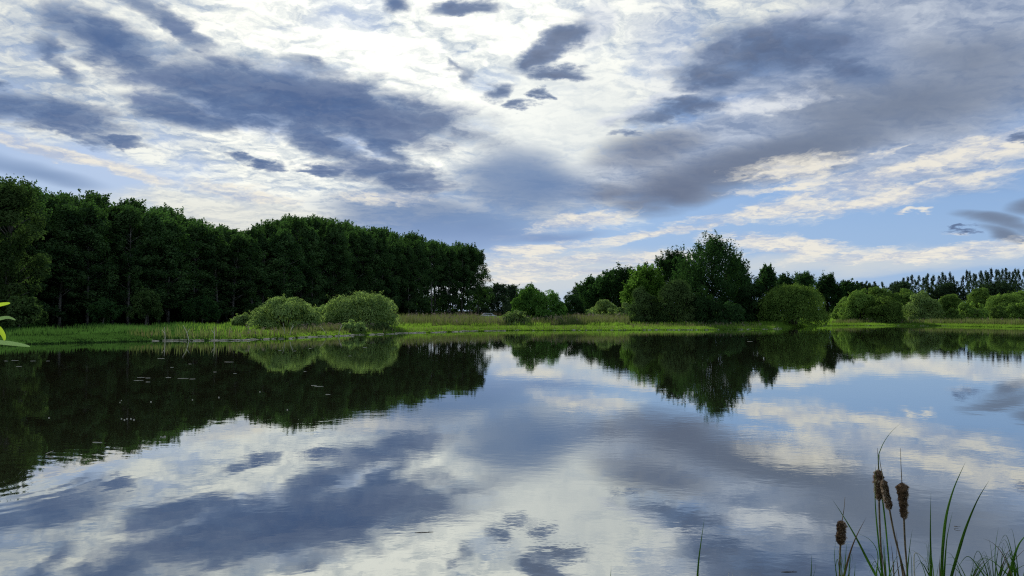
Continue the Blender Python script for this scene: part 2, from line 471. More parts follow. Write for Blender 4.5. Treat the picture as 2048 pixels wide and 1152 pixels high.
def ground_z(x, y):
    x = np.asarray(x, float); y = np.asarray(y, float)
    th = np.arctan2(x - PC.x, y - PC.y)
    t = np.hypot(x - PC.x, y - PC.y) - shore_r(th)
    prof = np.interp(t, [-30, -6, -1.5, 0, 0.5, 4, 30, 120, 600, 9000], [-1.8, -1.2, -0.35, 0.0, 0.08, 0.17, 0.36, 0.55, 0.9, 2.0])
    near = np.exp(-((x) ** 2 + (y - 0.0) ** 2) / 14.0) * np.clip(t / 1.6, 0, 1) * 0.75
    lump = 0.05 * np.sin(x * 0.9 + 1.1 * np.sin(y * 0.5)) * np.sin(y * 0.7) * np.clip(t / 4, 0, 1)
    return prof + near + lump

def build_ground():
    th = np.concatenate([np.linspace(-math.pi, math.pi, 1080, endpoint=False)])
    T = [-30, -14, -6, -3, -1.5, -.7, -.3, 0, .3, .7, 1.2, 2, 3, 4.5, 6.5, 9, 12, 16, 21, 28, 38, 52, 72, 100, 145, 210, 320, 500, 850, 1500, 3000, 6000]
    S = shore_r(th)
    rows = [np.stack([np.zeros_like(th) + PC.x + 0.01 * np.sin(th), np.zeros_like(th) + PC.y + 0.01 * np.cos(th), np.full_like(th, -1.8)], 1)]
    for t in T:
        r = np.maximum(S + t, 0.5 + (t + 30) * 0.05)
        x, y = PC.x + np.sin(th) * r, PC.y + np.cos(th) * r
        rows.append(np.stack([x, y, ground_z(x, y)], 1))
    V = np.concatenate(rows)
    n = len(th); faces = []
    for i in range(len(rows) - 1):
        for k in range(n):
            k2 = (k + 1) % n
            faces.append((i * n + k, (i + 1) * n + k, (i + 1) * n + k2, i * n + k2))
    me = bpy.data.meshes.new('ground')
    me.from_pydata(V.tolist(), [], faces)
    me.polygons.foreach_set('use_smooth', [True] * len(me.polygons))
    m, g, out = new_mat('meadow_ground')
    geo = g.n('ShaderNodeNewGeometry')
    pos = geo.outputs['Position']
    px, py, pz = g.xyz(pos)
    n1 = g.noise(pos, 0.12, 5, 0.6); n2 = g.noise(pos, 2.5, 4, 0.6)
    c = g.mix(g.step(n1, 0.35, 0.65), rgb(.055, .105, .018), rgb(.105, .165, .030))
    c = g.mix(g.m('MULTIPLY', g.step(n2, 0.45, 0.7), 0.6), c, rgb(.07, .075, .03))
    mud = g.step(pz, 0.07, 0.01)
    c = g.mix(mud, c, rgb(.035, .030, .018))
    # leaf litter under the forest, north-west of the line its front row stands on
    ln = g.m('MULTIPLY_ADD', px, -0.937, g.m('MULTIPLY', py, 0.356))
    lit = g.step(g.m('MULTIPLY_ADD', n2, 4.0, ln), 84.0, 90.0)
    c = g.mix(lit, c, rgb(.030, .026, .016))
    p = g.n('ShaderNodeBsdfDiffuse'); g.put(p.inputs['Color'], c)
    b = g.n('ShaderNodeBump'); b.inputs['Strength'].default_value = 0.6; b.inputs['Distance'].default_value = 0.06
    g.put(b.inputs['Height'], n2); g.t.links.new(b.outputs[0], p.inputs['Normal'])
    g.t.links.new(p.outputs[0], out.inputs['Surface'])
    me.materials.append(m)
    tag(link('ground', me), kind='structure')
build_ground()

def build_water():
    th = np.linspace(-math.pi, math.pi, 720, endpoint=False)
    r = shore_r(th) + 1.2
    V = [(PC.x, PC.y, 0.0)] + [(PC.x + math.sin(t) * q, PC.y + math.cos(t) * q, 0.0) for t, q in zip(th, r)]
    n = len(th)
    me = bpy.data.meshes.new('water')
    me.from_pydata(V, [], [(0, 1 + (k + 1) % n, 1 + k) for k in range(n)])
    m, g, out = new_mat('pond_water')
    geo = g.n('ShaderNodeNewGeometry')
    pos = geo.outputs['Position']
    px, py, pz = g.xyz(pos)
    # height of the ripples in metres
    n1 = g.noise(g.vm('MULTIPLY', pos, (1.0, 1.0, 1.0)), 1.3, 3, 0.5)
    n2 = g.noise(g.vm('MULTIPLY', pos, (0.8, 1.25, 1.0)), 4.5, 3, 0.55)
    breeze = g.step(g.noise(g.vm('MULTIPLY', pos, (0.5, 1.0, 1.0)), 0.10, 3, 0.5), 0.42, 0.66)
    h = g.m('MULTIPLY', n1, 0.0016)
    h = g.m('ADD', h, g.m('MULTIPLY', n2, g.m('MULTIPLY_ADD', breeze, 0.0011, 0.00022)))
    # rings spreading from something that stirred near the left bank
    c = on_water(60, 962)
    dist = g.vm('LENGTH', g.vm('SUBTRACT', pos, (c.x - 1.0, c.y, 0.0)))
    ring = g.m('SINE', g.m('MULTIPLY_ADD', n1, 6.0, g.m('MULTIPLY', dist, 19.0)))
    h = g.m('ADD', h, g.m('MULTIPLY', g.m('MULTIPLY', ring, g.step(dist, 4.5, 0.4)), 0.00022))
    b = g.n('ShaderNodeBump'); b.inputs['Strength'].default_value = 1.0; b.inputs['Distance'].default_value = 1.0
    g.put(b.inputs['Height'], h)
    fr = g.n('ShaderNodeFresnel'); fr.inputs['IOR'].default_value = 1.33
    g.t.links.new(b.outputs[0], fr.inputs['Normal'])
    fac = g.m('MULTIPLY_ADD', fr.outputs[0], 0.46, 0.52, clamp=True)
    deep = g.n('ShaderNodeBsdfDiffuse')
    murk = g.noise(pos, 0.08, 3, 0.5)
    g.put(deep.inputs['Color'], g.mix(murk, rgb(.010, .011, .006), rgb(.020, .021, .011)))
    gl = g.n('ShaderNodeBsdfGlossy'); gl.inputs['Roughness'].default_value = 0.015
    gl.inputs['Color'].default_value = (0.94, 0.97, 0.97, 1)
    g.t.links.new(b.outputs[0], gl.inputs['Normal'])
    mx = g.n('ShaderNodeMixShader'); g.put(mx.inputs[0], fac)
    g.t.links.new(deep.outputs[0], mx.inputs[1]); g.t.links.new(gl.outputs[0], mx.inputs[2])
    g.t.links.new(mx.outputs[0], out.inputs['Surface'])
    me.materials.append(m)
    tag(link('water', me), kind='structure')
build_water()

# ------------------------------------------------------------------ trees and bushes
def spot(px, D):
    x = (px - 1024) / F * D
    return Vector((x, D, float(ground_z(x, D))))
def size_at(D, wpx, top, z):
    return wpx * D / F, EYE + (622 - top) * D / F - z

def clump_points(cent, rad, n, r, sq=(1, 1, 1), shell=0.45):
    """n points spread through each clump, thicker towards its skin"""
    k = len(cent)
    idx = np.repeat(np.arange(k), n)
    d = unit(len(idx), r)
    q = shell + (1 - shell) * r.uniform(0, 1, len(idx)) ** 0.6
    return cent[idx] + d * (rad[idx] * q)[:, None] * np.array(sq), d, idx

def forest_tree(seed, H, R, low=0.2, nclump=64, nleaf=130, leaf=0.36):
    """tall woodland tree: straight pale trunk, column crown of ragged clumps. Returns trunk mesh, crown mesh"""
    r = np.random.default_rng(seed)
    t = r.uniform(0, 1, nclump) ** 0.85
    z = H * (low + (0.97 - low) * t)
    env = R * np.interp(t, [0, .15, .5, .8, 1.0], [0.55, 0.85, 1.0, 0.8, 0.28])
    a = r.uniform(0, 2 * math.pi, nclump)
    q = env * np.sqrt(r.uniform(0.05, 1, nclump))
    bend = r.normal(0, 0.3, 2)
    cx = np.cos(a) * q + bend[0] * (z / H) ** 2 * 2
    cy = np.sin(a) * q + bend[1] * (z / H) ** 2 * 2
    cent = np.stack([cx, cy, z], 1)
    rad = r.uniform(0.6, 1.25, nclump) * R / 3.2
    P, d, _ = clump_points(cent, rad, nleaf, r, (1, 1, .85), 0.3)
    # shoots standing up from the top clumps give the ragged crest
    topi = np.argsort(-z)[:18]
    sh = []
    for i in topi:
        for _ in range(3):
            b = cent[i] + np.array([r.normal(0, .5), r.normal(0, .5), rad[i] * .4])
            hh = r.uniform(.7, 1.7)
            s = r.uniform(0, 1, 22)[:, None]
            sh.append(b + np.array([r.normal(0, .15), r.normal(0, .15), 1]) * hh * s + r.normal(0, .13, (22, 3)))
    P = np.concatenate([P] + sh)
    dd = np.concatenate([d, unit(len(P) - len(d), r)])
    N = dd + np.array([0, 0, .3]) + r.normal(0, .5, dd.shape)
    crown = quads_mesh('crown', leaf_quads(P, leaf, leaf * .7, np.cross(N, unit(len(N), r)), r, N), M['forest'])
    tb = Tubes()
    zs = np.linspace(0, H * .93, 9)
    line = [(bend[0] * (k / H) ** 2 * 2 + r.normal(0, .05), bend[1] * (k / H) ** 2 * 2, k - (0.3 if k == 0 else 0)) for k in zs]
    tb.tube(line, [0.20 * (1 - 0.85 * k / H) + 0.02 for k in zs], 7)
    for i in range(0, nclump, 2):
        c = cent[i]; zb = max(c[2] - abs(r.normal(1.6, .5)) - 0.4, 1.2)
        b = (bend[0] * (zb / H) ** 2 * 2, bend[1] * (zb / H) ** 2 * 2, zb)
        mid = [(b[0] + c[0]) / 2, (b[1] + c[1]) / 2, (b[2] + c[2]) / 2 + .15]
        tb.tube([b, mid, tuple(c)], [.07, .045, .02], 4)
    trunk = tb.mesh('trunk', M['bark'])
    return trunk, crown

def open_tree(seed, H, W, mat, bark, nclump=70, nleaf=150, leaf=0.28, low=0.22, spiky=0.5, airy=0.85, lean=0.0):
    """broad free-standing tree with limbs, irregular crown and gaps"""
    r = np.random.default_rng(seed)
    R = W / 2
    t = r.uniform(0, 1, nclump) ** 0.8
    z = H * (low + (0.95 - low) * t)
    env = R * 1.0 * np.interp(t, [0, .25, .55, .8, 1], [.75, 1, .9, .62, .22])
    a = r.uniform(0, 2 * math.pi, nclump)
    q = env * np.sqrt(r.uniform(0.02, 1, nclump))
    cent = np.stack([np.cos(a) * q + lean * z, np.sin(a) * q, z], 1)
    rad = r.uniform(0.55, 1.15, nclump) * W * 0.10 * airy + 0.15
    P, d, _ = clump_points(cent, rad, nleaf, r, (1, 1, 1.0 + spiky * .5), 0.25)
    sh = []
    for i in np.argsort(-(z + np.abs(q)))[:int(nclump * .6)]:
        out = np.array([cent[i][0] * .6, cent[i][1] * .6, H * 0.55]); out /= np.linalg.norm(out)
        for _ in range(3):
            hh = r.uniform(.6, 1.6) * spiky * H / 12
            s = r.uniform(0, 1, 18)[:, None]
            dr = out + r.normal(0, .25, 3)
            sh.append(cent[i] + d[i] * rad[i] * .5 + dr * (rad[i] * .6 + hh * s) + r.normal(0, leaf * .35, (18, 3)))
    P = np.concatenate([P] + sh)
    dd = np.concatenate([d, unit(len(P) - len(d), r)])
    N = dd + np.array([0, 0, .3]) + r.normal(0, .5, dd.shape)
    crown = quads_mesh('crown', leaf_quads(P, leaf, leaf * .62, np.cross(N, unit(len(N), r)), r, N), mat)
    tb = Tubes()
    rt = 0.018 * H + 0.03
    tb.tube([(0, 0, -.3), (lean * H * .15, 0, H * .15), (lean * H * .4 + .1, .05, H * .4), (lean * H * .7, -.05, H * .72)], [rt * 1.25, rt, rt * .7, rt * .3], 8)
    for i in range(0, nclump, 3):
        c = cent[i]; zb = max(min(c[2] * .6, H * .6), H * .1)
        b = np.array([lean * zb, 0, zb])
        mid = b * .5 + c * .5 + np.array([0, 0, .06 * H * r.uniform(-.3, .6)])
        tb.tube([tuple(b), tuple(mid), tuple(c)], [rt * .42, rt * .26, rt * .1], 5)
    return tb.mesh('trunk', bark), crown

def willow_bush(seed, H, W, mat, bark, lobes=26, n=15000, leaf=0.30, depth=0.8, skirt=0.04, stems=7):
    """dome of overlapping brushy lobes whose narrow leaves sweep up and outwards"""
    r = np.random.default_rng(seed)
    R = W / 2
    u = unit(lobes * 3, r); u = u[u[:, 2] > -0.12][:lobes]
    k = r.uniform(.60, .80, len(u))
    rad = (.15 + .26 * r.uniform(0, 1, len(u)) ** 1.5) * min(R, H * .95)
    side = np.stack([u[:, 0], u[:, 1] * depth], 1)
    rim = np.sqrt(np.clip(1 - np.maximum(u[:, 2], 0) ** 2.2, 0.0, 1)) / (np.hypot(u[:, 0], u[:, 1]) + 1e-6)
    zc = rad * .55 + np.maximum(u[:, 2], 0) ** 0.9 * (H - 1.62 * rad) * r.uniform(.86, 1.05, len(u))
    reach = (R - rad * .9) * r.uniform(.82, 1.05, len(u))
    cent = np.stack([side[:, 0] * rim * reach, side[:, 1] * rim * reach, zc], 1)
    # a skirt of low lobes so that the dome comes down to the grass
    nk = 11
    an = np.linspace(0, 2 * math.pi, nk, endpoint=False) + r.uniform(-.2, .2, nk)
    rk = r.uniform(.20, .30, nk) * min(R, H * .95)
    cent = np.concatenate([cent, np.stack([np.cos(an) * (R - rk) * .97, np.sin(an) * (R - rk) * depth, rk * .55], 1)])
    rad = np.concatenate([rad, rk])
    core = np.array([[0, 0, H * .42], [R * .4, 0, H * .32], [-R * .4, 0, H * .32]])
    cent = np.concatenate([cent, core]); rad = np.concatenate([rad, np.array([H * .30, H * .24, H * .24])])
    w = rad ** 2; w = w / w.sum()
    idx = r.choice(len(cent), n, p=w)
    d = unit(n, r); flip = r.uniform(0, 1, n) < .55
    d[:, 2] = np.where(flip, np.abs(d[:, 2]), d[:, 2])
    q = r.uniform(.72, 1.04, n) ** .6 + r.normal(0, .03, n)
    # tufts: gather leaves of a lobe around shared shoot directions
    tuft = unit(len(cent) * 34, r).reshape(len(cent), 34, 3)
    tf = tuft[idx, r.integers(0, 34, n)]
    tf[:, 2] = np.abs(tf[:, 2]) * .9 + tf[:, 2] * .1
    mixk = np.where(r.uniform(0, 1, n) < .6, .6, 0.0)[:, None]
    d = d * (1 - mixk) + tf * mixk
    d /= np.linalg.norm(d, axis=1)[:, None]
    P = cent[idx] + d * (rad[idx] * q)[:, None]
    # single shoots that break the outline
    ns = int(20 + 1.3 * W * H)
    li = r.integers(0, len(cent) - 3, ns)
    sd = unit(ns, r); sd[:, 2] = np.abs(sd[:, 2]) * .9 + .15
    q2 = r.uniform(.95, 1.0, (ns, 1)) + np.linspace(0, 1, 12)[None] * r.uniform(.12, .42, (ns, 1))
    Ps = cent[li][:, None] + sd[:, None] * (rad[li][:, None] * q2)[..., None] + r.normal(0, leaf * .22, (ns, 12, 3))
    P = np.concatenate([P, Ps.reshape(-1, 3)]); d = np.concatenate([d, np.repeat(sd, 12, axis=0)])
    keep = P[:, 2] > 0.05
    P, d = P[keep], d[keep]
    N = d * 1.1 + np.array([0, 0, .25]) + r.normal(0, .33, d.shape)
    U = np.cross(N, np.cross(np.array([0, 0, 1.0]) + r.normal(0, .5, d.shape), N))     # sweeps upwards along the surface
    crown = quads_mesh('crown', leaf_quads(P, leaf, leaf * .34, U, r, N), mat)
    tb = Tubes()
    for i in range(stems):
        an = 2 * math.pi * i / stems + r.uniform(-.3, .3)
        ex, ey = math.cos(an) * R * .55, math.sin(an) * R * .5 * depth
        s = 0.02 * H + .015
        tb.tube([(math.cos(an) * .15, math.sin(an) * .15, -.2), (ex * .35, ey * .35, H * .22), (ex, ey, H * .62)], [s, s * .75, s * .35], 5)
    return tb.mesh('trunk', bark), crown

def plant(name, cat, label, loc, meshes, rz=0.0, group=None, trunk_name='trunk', crown_name='crown', scale=1.0):
    e = empty(name, loc, rz)
    tag(e, label, cat, group)
    link(trunk_name, meshes[0], e); link(crown_name, meshes[1], e)
    e.scale = (scale,) * 3 if not hasattr(scale, '__len__') else scale
    return e

# ---- the forest wall at the left: one model of each kind, then copies of tree, trunk and crown
TOPX = [-60, 0, 60, 120, 200, 300, 370, 430, 480, 530, 575, 650, 700, 780, 850, 900, 940, 965, 985]
TOPY = [372, 378, 390, 402, 408, 424, 444, 462, 470, 460, 446, 446, 458, 470, 482, 490, 495, 506, 520]
def build_forest():
    protos = [forest_tree(100 + i, 22.0, 3.3 + .45 * (i % 3), low=[.04, .10, .06, .14, .08, .16][i], nclump=96 + 4 * i) for i in range(6)]
    slim = [forest_tree(140 + i, 22.0, 3.0, low=.46, nclump=52, nleaf=110) for i in range(3)]
    A, B = np.array([-66.0, 88.0]), np.array([-11.0, 238.0])
    L = np.linalg.norm(B - A); u = (B - A) / L; nrm = np.array([-u[1], u[0]])
    zones = [(210, 'above the left grass bank'), (470, 'left of the willow bushes'),
             (800, 'behind the round willow bushes'), (2000, 'beyond the plumed reeds')]
    k = 0
    rr = np.random.default_rng(5)
    for row in range(6):
        n = int(L / 4.6)
        for i in range(n + 1):
            s = L * i / n + rr.normal(0, .9) + (2.3 if row % 2 else 0)
            if s > L + 1: continue
            off = row * 5.2 + rr.normal(0, .8)
            if row >= 3 and s > L * (.90 if row == 3 else .72): continue
            p = A + u * s + nrm * off
            px = 1024 + F * p[0] / p[1]
            if px < -130: continue
            end = s > L * .72
            top = np.interp(px, TOPX, TOPY) + (rr.uniform(-3, 12) if row else rr.uniform(2, 20))
            H = (EYE + (622 - top) * p[1] / F) * (1.0 + rr.normal(0, .015))
            ms = slim[k % 3] if ((end and (row > 0 or k % 3 == 0))) else protos[rr.integers(0, 6)]
            z = float(ground_z(p[0], p[1]))
            zone = next(t for lim, t in zones if px < lim)
            where = 'edge row' if row == 0 else 'deeper rows'
            lab = 'tall dark forest tree, %s, %s' % (where, zone)
            plant('forest_tree', 'tree', lab, (p[0], p[1], z - .05), ms, rr.uniform(0, 6.28),
                  'tall trees of the forest, %s %s' % (where, zone), scale=(1.0 + rr.normal(0, .06), 1.0 + rr.normal(0, .06), H / 22.0))
            k += 1
    print('forest trees', k)
build_forest()

# ---- named single plants: (kind, px, distance, width px, top y, material, label)
TREES = [
 ('forest', 14, 76, 104, 378, 'olive', 'nearest olive green tree at the left edge of the forest'),
 ('tree', 38, 73, 74, 602, 'olive', 'small leafy tree with pale trunk, leftmost on the left grass bank'),
 ('tree', 292, 101, 62, 586, 'olive', 'small round tree on a thin pale trunk before the dark forest'),
 ('tree', 205, 94, 50, 604, 'dark', 'dark little tree with leaning pale trunk before the forest'),
 ('tree', 405, 113, 60, 598, 'dark', 'low dark tree at forest foot, left of the willow bushes'),
 ('tree', 1165, 300, 60, 574, 'far', 'far dark tree at the left foot of the dark rounded copse'),
 ('tree', 1186, 210, 64, 561, 'dark', 'dark tree on the left slope of the rounded copse'),
 ('tree', 1216, 205, 74, 549, 'dark', 'dark wind combed tree in the middle of the rounded copse'),
 ('tree', 1250, 200, 76, 540, 'dark', 'highest dark tree of the rounded copse, left of the light green tree'),
 ('tree', 1286, 195, 66, 537, 'dark', 'dark tree directly behind the light green feathery tree'),
 ('tree', 1293, 132, 92, 541, 'fresh', 'light green feathery tree beside the tall dark tree'),
 ('tree', 1346, 136, 96, 508, 'dark', 'dark tree forming left shoulder of the tallest tree'),
 ('tree', 1424, 124, 138, 480, 'dark', 'tallest dark spiky tree right of centre, towering over the bushes'),
 ('tree', 1474, 130, 56, 520, 'dark', 'narrow dark tree leaning against right side of the tallest tree'),
 ('tree', 1534, 130, 48, 535, 'dark', 'slender dark tree standing alone behind the big dome bush'),
 ('tree', 1572, 175, 56, 556, 'dark', 'dark treetop showing above the left of the dome bush'),
 ('tree', 1606, 178, 66, 549, 'dark', 'dark treetop showing above middle of the dome bush'),
 ('tree', 1652, 165, 66, 556, 'dark', 'dark tree right behind the dome bush, left of the far tree row'),
 ('tree', 1694, 190, 60, 568, 'dark', 'dark tree filling the gap between dome bush and willow thicket'),
 ('tree', 1735, 210, 60, 573, 'far', 'dark tree behind left part of the willow thicket'),
 ('tree', 1800, 230, 70, 572, 'far', 'low dark tree behind middle of the willow thicket'),
 ('tree', 1895, 230, 80, 574, 'far', 'low dark tree between the willow thicket and far tree row'),
 ('tree', 2000, 230, 90, 570, 'far', 'dark tree behind the right edge willows'),
 ('tree', 996, 330, 46, 570, 'far', 'far dark tree just right of the forest end'),
 ('tree', 1024, 350, 44, 573, 'far', 'far dark tree between forest end and central bush'),
 ('tree', 966, 320, 40, 575, 'far', 'far dark tree half hidden by the forest end'),
 ('tree', 1060, 360, 60, 580, 'far', 'far low tree behind the central dark green bush'),
]
BUSHES = [
 (496, 84, 72, 627, 'willow', 'low willow bush at the left foot of the round willow'),
 (572, 81, 152, 590, 'willow', 'round pointed willow bush, left of the two big ones'),
 (660, 92, 96, 600, 'willow', 'willow bush between the two big round willows'),
 (724, 89, 168, 579, 'willow', 'broad round willow bush, right of the two big ones'),
 (706, 80, 66, 638, 'willow', 'small pale bush in front of the broad round willow'),
 (760, 83, 58, 643, 'olive', 'scrubby low bush right of the small pale bush'),
 (1032, 104, 66, 612, 'willow', 'pale green bush at left foot of the central dark bush'),
 (1060, 113, 84, 568, 'green', 'left half of the paired central green bushes'),
 (1096, 112, 80, 576, 'green', 'right half of the paired central green bushes'),
 (1142, 128, 66, 588, 'dark', 'dark round bush right of the central green bushes'),
 (1180, 132, 40, 613, 'willow', 'tiny willow bush right of the dark round bush'),
 (1206, 145, 72, 597, 'willow', 'flat topped willow bush below the dark copse'),
 (1222, 118, 64, 614, 'willow', 'low willow bush by the reeds below the dark copse'),
 (1250, 126, 44, 602, 'willow', 'small willow bush tucked beside the pair of upright bushes'),
 (1284, 112, 76, 573, 'olive', 'upright olive bush below the light green tree'),
 (1352, 111, 104, 557, 'olive', 'large rounded bush left below the tallest tree'),
 (1412, 110, 80, 572, 'dark', 'dark bush at the foot of the tallest tree'),
 (1462, 108, 66, 600, 'dark', 'low bluish bush right of tallest tree foot'),
 (1506, 118, 84, 560, 'dark', 'dark bush left behind the dome bush'),
 (1586, 115, 148, 563, 'willow_y', 'large dome bush with many stems at the water edge'),
 (1698, 140, 66, 592, 'willow_y', 'left edge bush of the right willow thicket'),
 (1722, 136, 84, 578, 'willow_y', 'rounded willow in the left of the right thicket'),
 (1758, 150, 80, 571, 'willow_y', 'highest willow of the right thicket'),
 (1770, 132, 82, 588, 'willow_y', 'pale willow bush standing forward of the thicket'),
 (1812, 148, 72, 577, 'willow_y', 'willow behind the right side of pale forward bush'),
 (1846, 138, 82, 580, 'willow', 'dark green willow right of the pale forward bush'),
 (1900, 158, 66, 585, 'willow_y', 'willow at the dip right of the thicket'),
 (1905, 134, 36, 614, 'willow_y', 'tiny bush in the meadow dip right of the thicket'),
 (1942, 136, 66, 600, 'willow_y', 'low rounded willow before the right edge group'),
 (1964, 162, 82, 576, 'willow_y', 'flat crowned willow at left of the right edge group'),
 (2016, 152, 100, 583, 'willow_y', 'broad willow in the right edge group'),
 (2050, 166, 90, 576, 'willow_y', 'willow cut by the right picture edge'),
 (1998, 126, 44, 606, 'willow_y', 'small yellow green bush on the right meadow'),
 (2042, 138, 60, 598, 'willow_y', 'low willow at far right before the broad willow'),
]
for i, (kind, px, D, w, top, mat, label) in enumerate(TREES):
    p = spot(px, D); W, H = size_at(D, w, top, p.z)
    W *= 1.22
    if kind == 'forest':
        ms = forest_tree(300 + i, H, W / 2, low=.06, nclump=130, nleaf=210, leaf=.26)
        ms[1].materials.clear(); ms[1].materials.append(M[mat])
    else:
        far = D > 180
        pale = i in (1, 2, 3, 4)
        ms = open_tree(300 + i, H, W, M[mat], M['bark'] if pale else M['bark_dark'], nclump=46 if pale else (int(50 + W * H * .35) if far else int(70 + W * H * .55)),
                       nleaf=90 if pale else (110 if far else 170), leaf=.50 if far else .30, low=.30 if pale else .02, spiky=.35 if pale else (.7 if mat != 'far' else .4),
                       airy=1.25 if mat == 'far' or i in range(5, 10) else 1.0, lean=.12 if i == 3 else 0.0)
    plant('forest_tree' if kind == 'forest' else 'broadleaf_tree', 'tree', label, p, ms)
for i, (px, D, w, top, mat, label) in enumerate(BUSHES):
    p = spot(px, D); W, H = size_at(D, w, top, p.z)
    n = int(min(26000, 4000 + 330 * W * H))
    ms = willow_bush(560 + i, H, W, M[mat], M['bark_dark'], lobes=int(np.clip(W * H * 1.1, 14, 60)), n=n, leaf=.24 + .0008 * D)
    plant('willow_bush' if 'willow' in mat else 'round_bush', 'bush', label, p, ms, trunk_name='stems')

# ---- far row of slender trees at the right
def build_far_row():
    r = np.random.default_rng(9)
    protos = []
    for s in range(5):
        H = 22.0
        t = np.linspace(0, 1, 46); z = H * (.10 + .88 * t)
        env = 3.0 * np.interp(t, [0, .25, .6, 1], [1.1, 1.15, .75, .08])
        a = r.uniform(0, 6.28, 46); q = env * r.uniform(.2, 1, 46)
        cent = np.stack([np.cos(a) * q, np.sin(a) * q, z], 1)
        P, _, _ = clump_points(cent, r.uniform(.5, 1.0, 46), 46, r, (1, 1, 1.3), .2)
        crown = quads_mesh('crown', leaf_quads(P, .5, .34, None, r), M['far'])
        tr = Tubes().tube([(0, 0, -.3), (0.1, 0, H * .5), (0, 0, H * .97)], [.2, .12, .03], 5).mesh('trunk', M['bark_dark'])
        protos.append((tr, crown))
    xs = 1672 + np.cumsum(r.uniform(4.6, 8.6, 58))
    for i, px in enumerate(xs):
        D = np.interp(px, [1670, 1790, 1900, 2060], [640, 560, 450, 420]) + r.normal(0, 8)
        top = np.interp(px, [1670, 1760, 1790, 1850, 1900, 1960, 2060], [570, 561, 559, 550, 545, 541, 536]) + r.uniform(-4, 9)
        if 1768 < px < 1778 or 1912 < px < 1920: continue
        p = spot(px + r.normal(0, 1.5), D); H = EYE + (622 - top) * D / F - p.z
        lf = px < 1780
        plant('slender_tree', 'tree', 'slender pointed tree in the %s part of the far row on the right' % ('lower left' if lf else 'taller right'), p, protos[i % 5], r.uniform(0, 6.28),
              'slender trees of the far row, %s part' % ('left' if lf else 'right'), scale=(D / 450, D / 450, H / 22))
build_far_row()

# ------------------------------------------------------------------ grass, reeds and litter nobody could count
def polar_pts(n, px0, px1, t0, t1, r, power=1.0):
    """points on the far bank between two bearings, t metres inland of the waterline"""
    a = np.array([math.atan2(on_water(px, np.interp(px, [q[0] for q in SHORE_PX], [q[1] for q in SHORE_PX])).x - PC.x,
                             on_water(px, np.interp(px, [q[0] for q in SHORE_PX], [q[1] for q in SHORE_PX])).y - PC.y) for px in (px0, px1)])
    th = r.uniform(a[0], a[1], n)
    t = t0 + (t1 - t0) * r.uniform(0, 1, n) ** power
    R = shore_r(th) + t
    return PC.x + np.sin(th) * R, PC.y + np.cos(th) * R, t

def blades(x, y, h, w, r, lean=.22):
    z = np.maximum(ground_z(x, y), -.02)
    U = np.stack([r.normal(0, lean, len(x)), r.normal(0, lean, len(x)), np.ones(len(x))], 1)
    U /= np.linalg.norm(U, axis=1)[:, None]
    C = np.stack([x, y, z], 1) + U * (h * .46)[:, None]
    V = np.cross(U, np.stack([r.normal(0, .5, len(x)), np.ones(len(x)), np.zeros(len(x))], 1))
    V /= np.linalg.norm(V, axis=1)[:, None]
    a, b = U * (h * .5)[:, None], V * (w * .5)[:, None]
    return np.stack([C - a - b * .6, C - a + b * .6, C + a * .2 + b, C + a], 1)

def build_grass():
    r = np.random.default_rng(21)
    x1, y1, t1 = polar_pts(150000, -60, 2110, -.5, 7, r, 1.3)
    h1 = r.uniform(.16, .42, len(x1)) * np.interp(t1, [-.5, 1, 5], [.7, 1, 1.25])
    x2, y2, t2 = polar_pts(110000, -60, 2110, 5, 34, r, 1.1)
    h2 = r.uniform(.3, .75, len(x2))
    # clumpy height
    h2 *= .7 + .6 * (np.sin(x2 * .6) * np.sin(y2 * .43 + 1) > 0)
    k1 = x1 * -.937 + y1 * .356 < 84 + 3 * np.sin(x1 * .8); k2 = x2 * -.937 + y2 * .356 < 84 + 3 * np.sin(x2 * .8)      # none under the trees
    x1, y1, h1, x2, y2, h2 = x1[k1], y1[k1], h1[k1], x2[k2], y2[k2], h2[k2]
    V = np.concatenate([blades(x1, y1, h1, np.full(len(x1), .055), r), blades(x2, y2, h2, np.full(len(x2), .10), r)])
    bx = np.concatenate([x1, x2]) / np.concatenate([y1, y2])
    shady = r.uniform(-.46, -.30, len(bx)) > bx      # darker green along the left shore, partly forest shade painted into the blades
    tag(link('grass', quads_mesh('grass', V, M['grass'], [M['grass_shade']], shady.astype(int))), 'short bright green grass covering the far bank down to the water', 'grass', kind='stuff')
    x3, y3, t3 = polar_pts(34000, 1250, 1700, 28, 90, r); x4, y4, t4 = polar_pts(40000, 940, 1260, 20, 110, r); x5, y5, t5 = polar_pts(40000, 1640, 2110, 24, 80, r)
    x, y = np.concatenate([x3, x4, x5]), np.concatenate([y3, y4, y5])
    V = blades(x, y, r.uniform(.4, 1.0, len(x)), np.full(len(x), .16), r)
    tag(link('meadow_grass', quads_mesh('meadow_grass', V, M['grass'])), 'rough meadow grass between the bushes behind the bank', 'grass', kind='stuff')
build_grass()

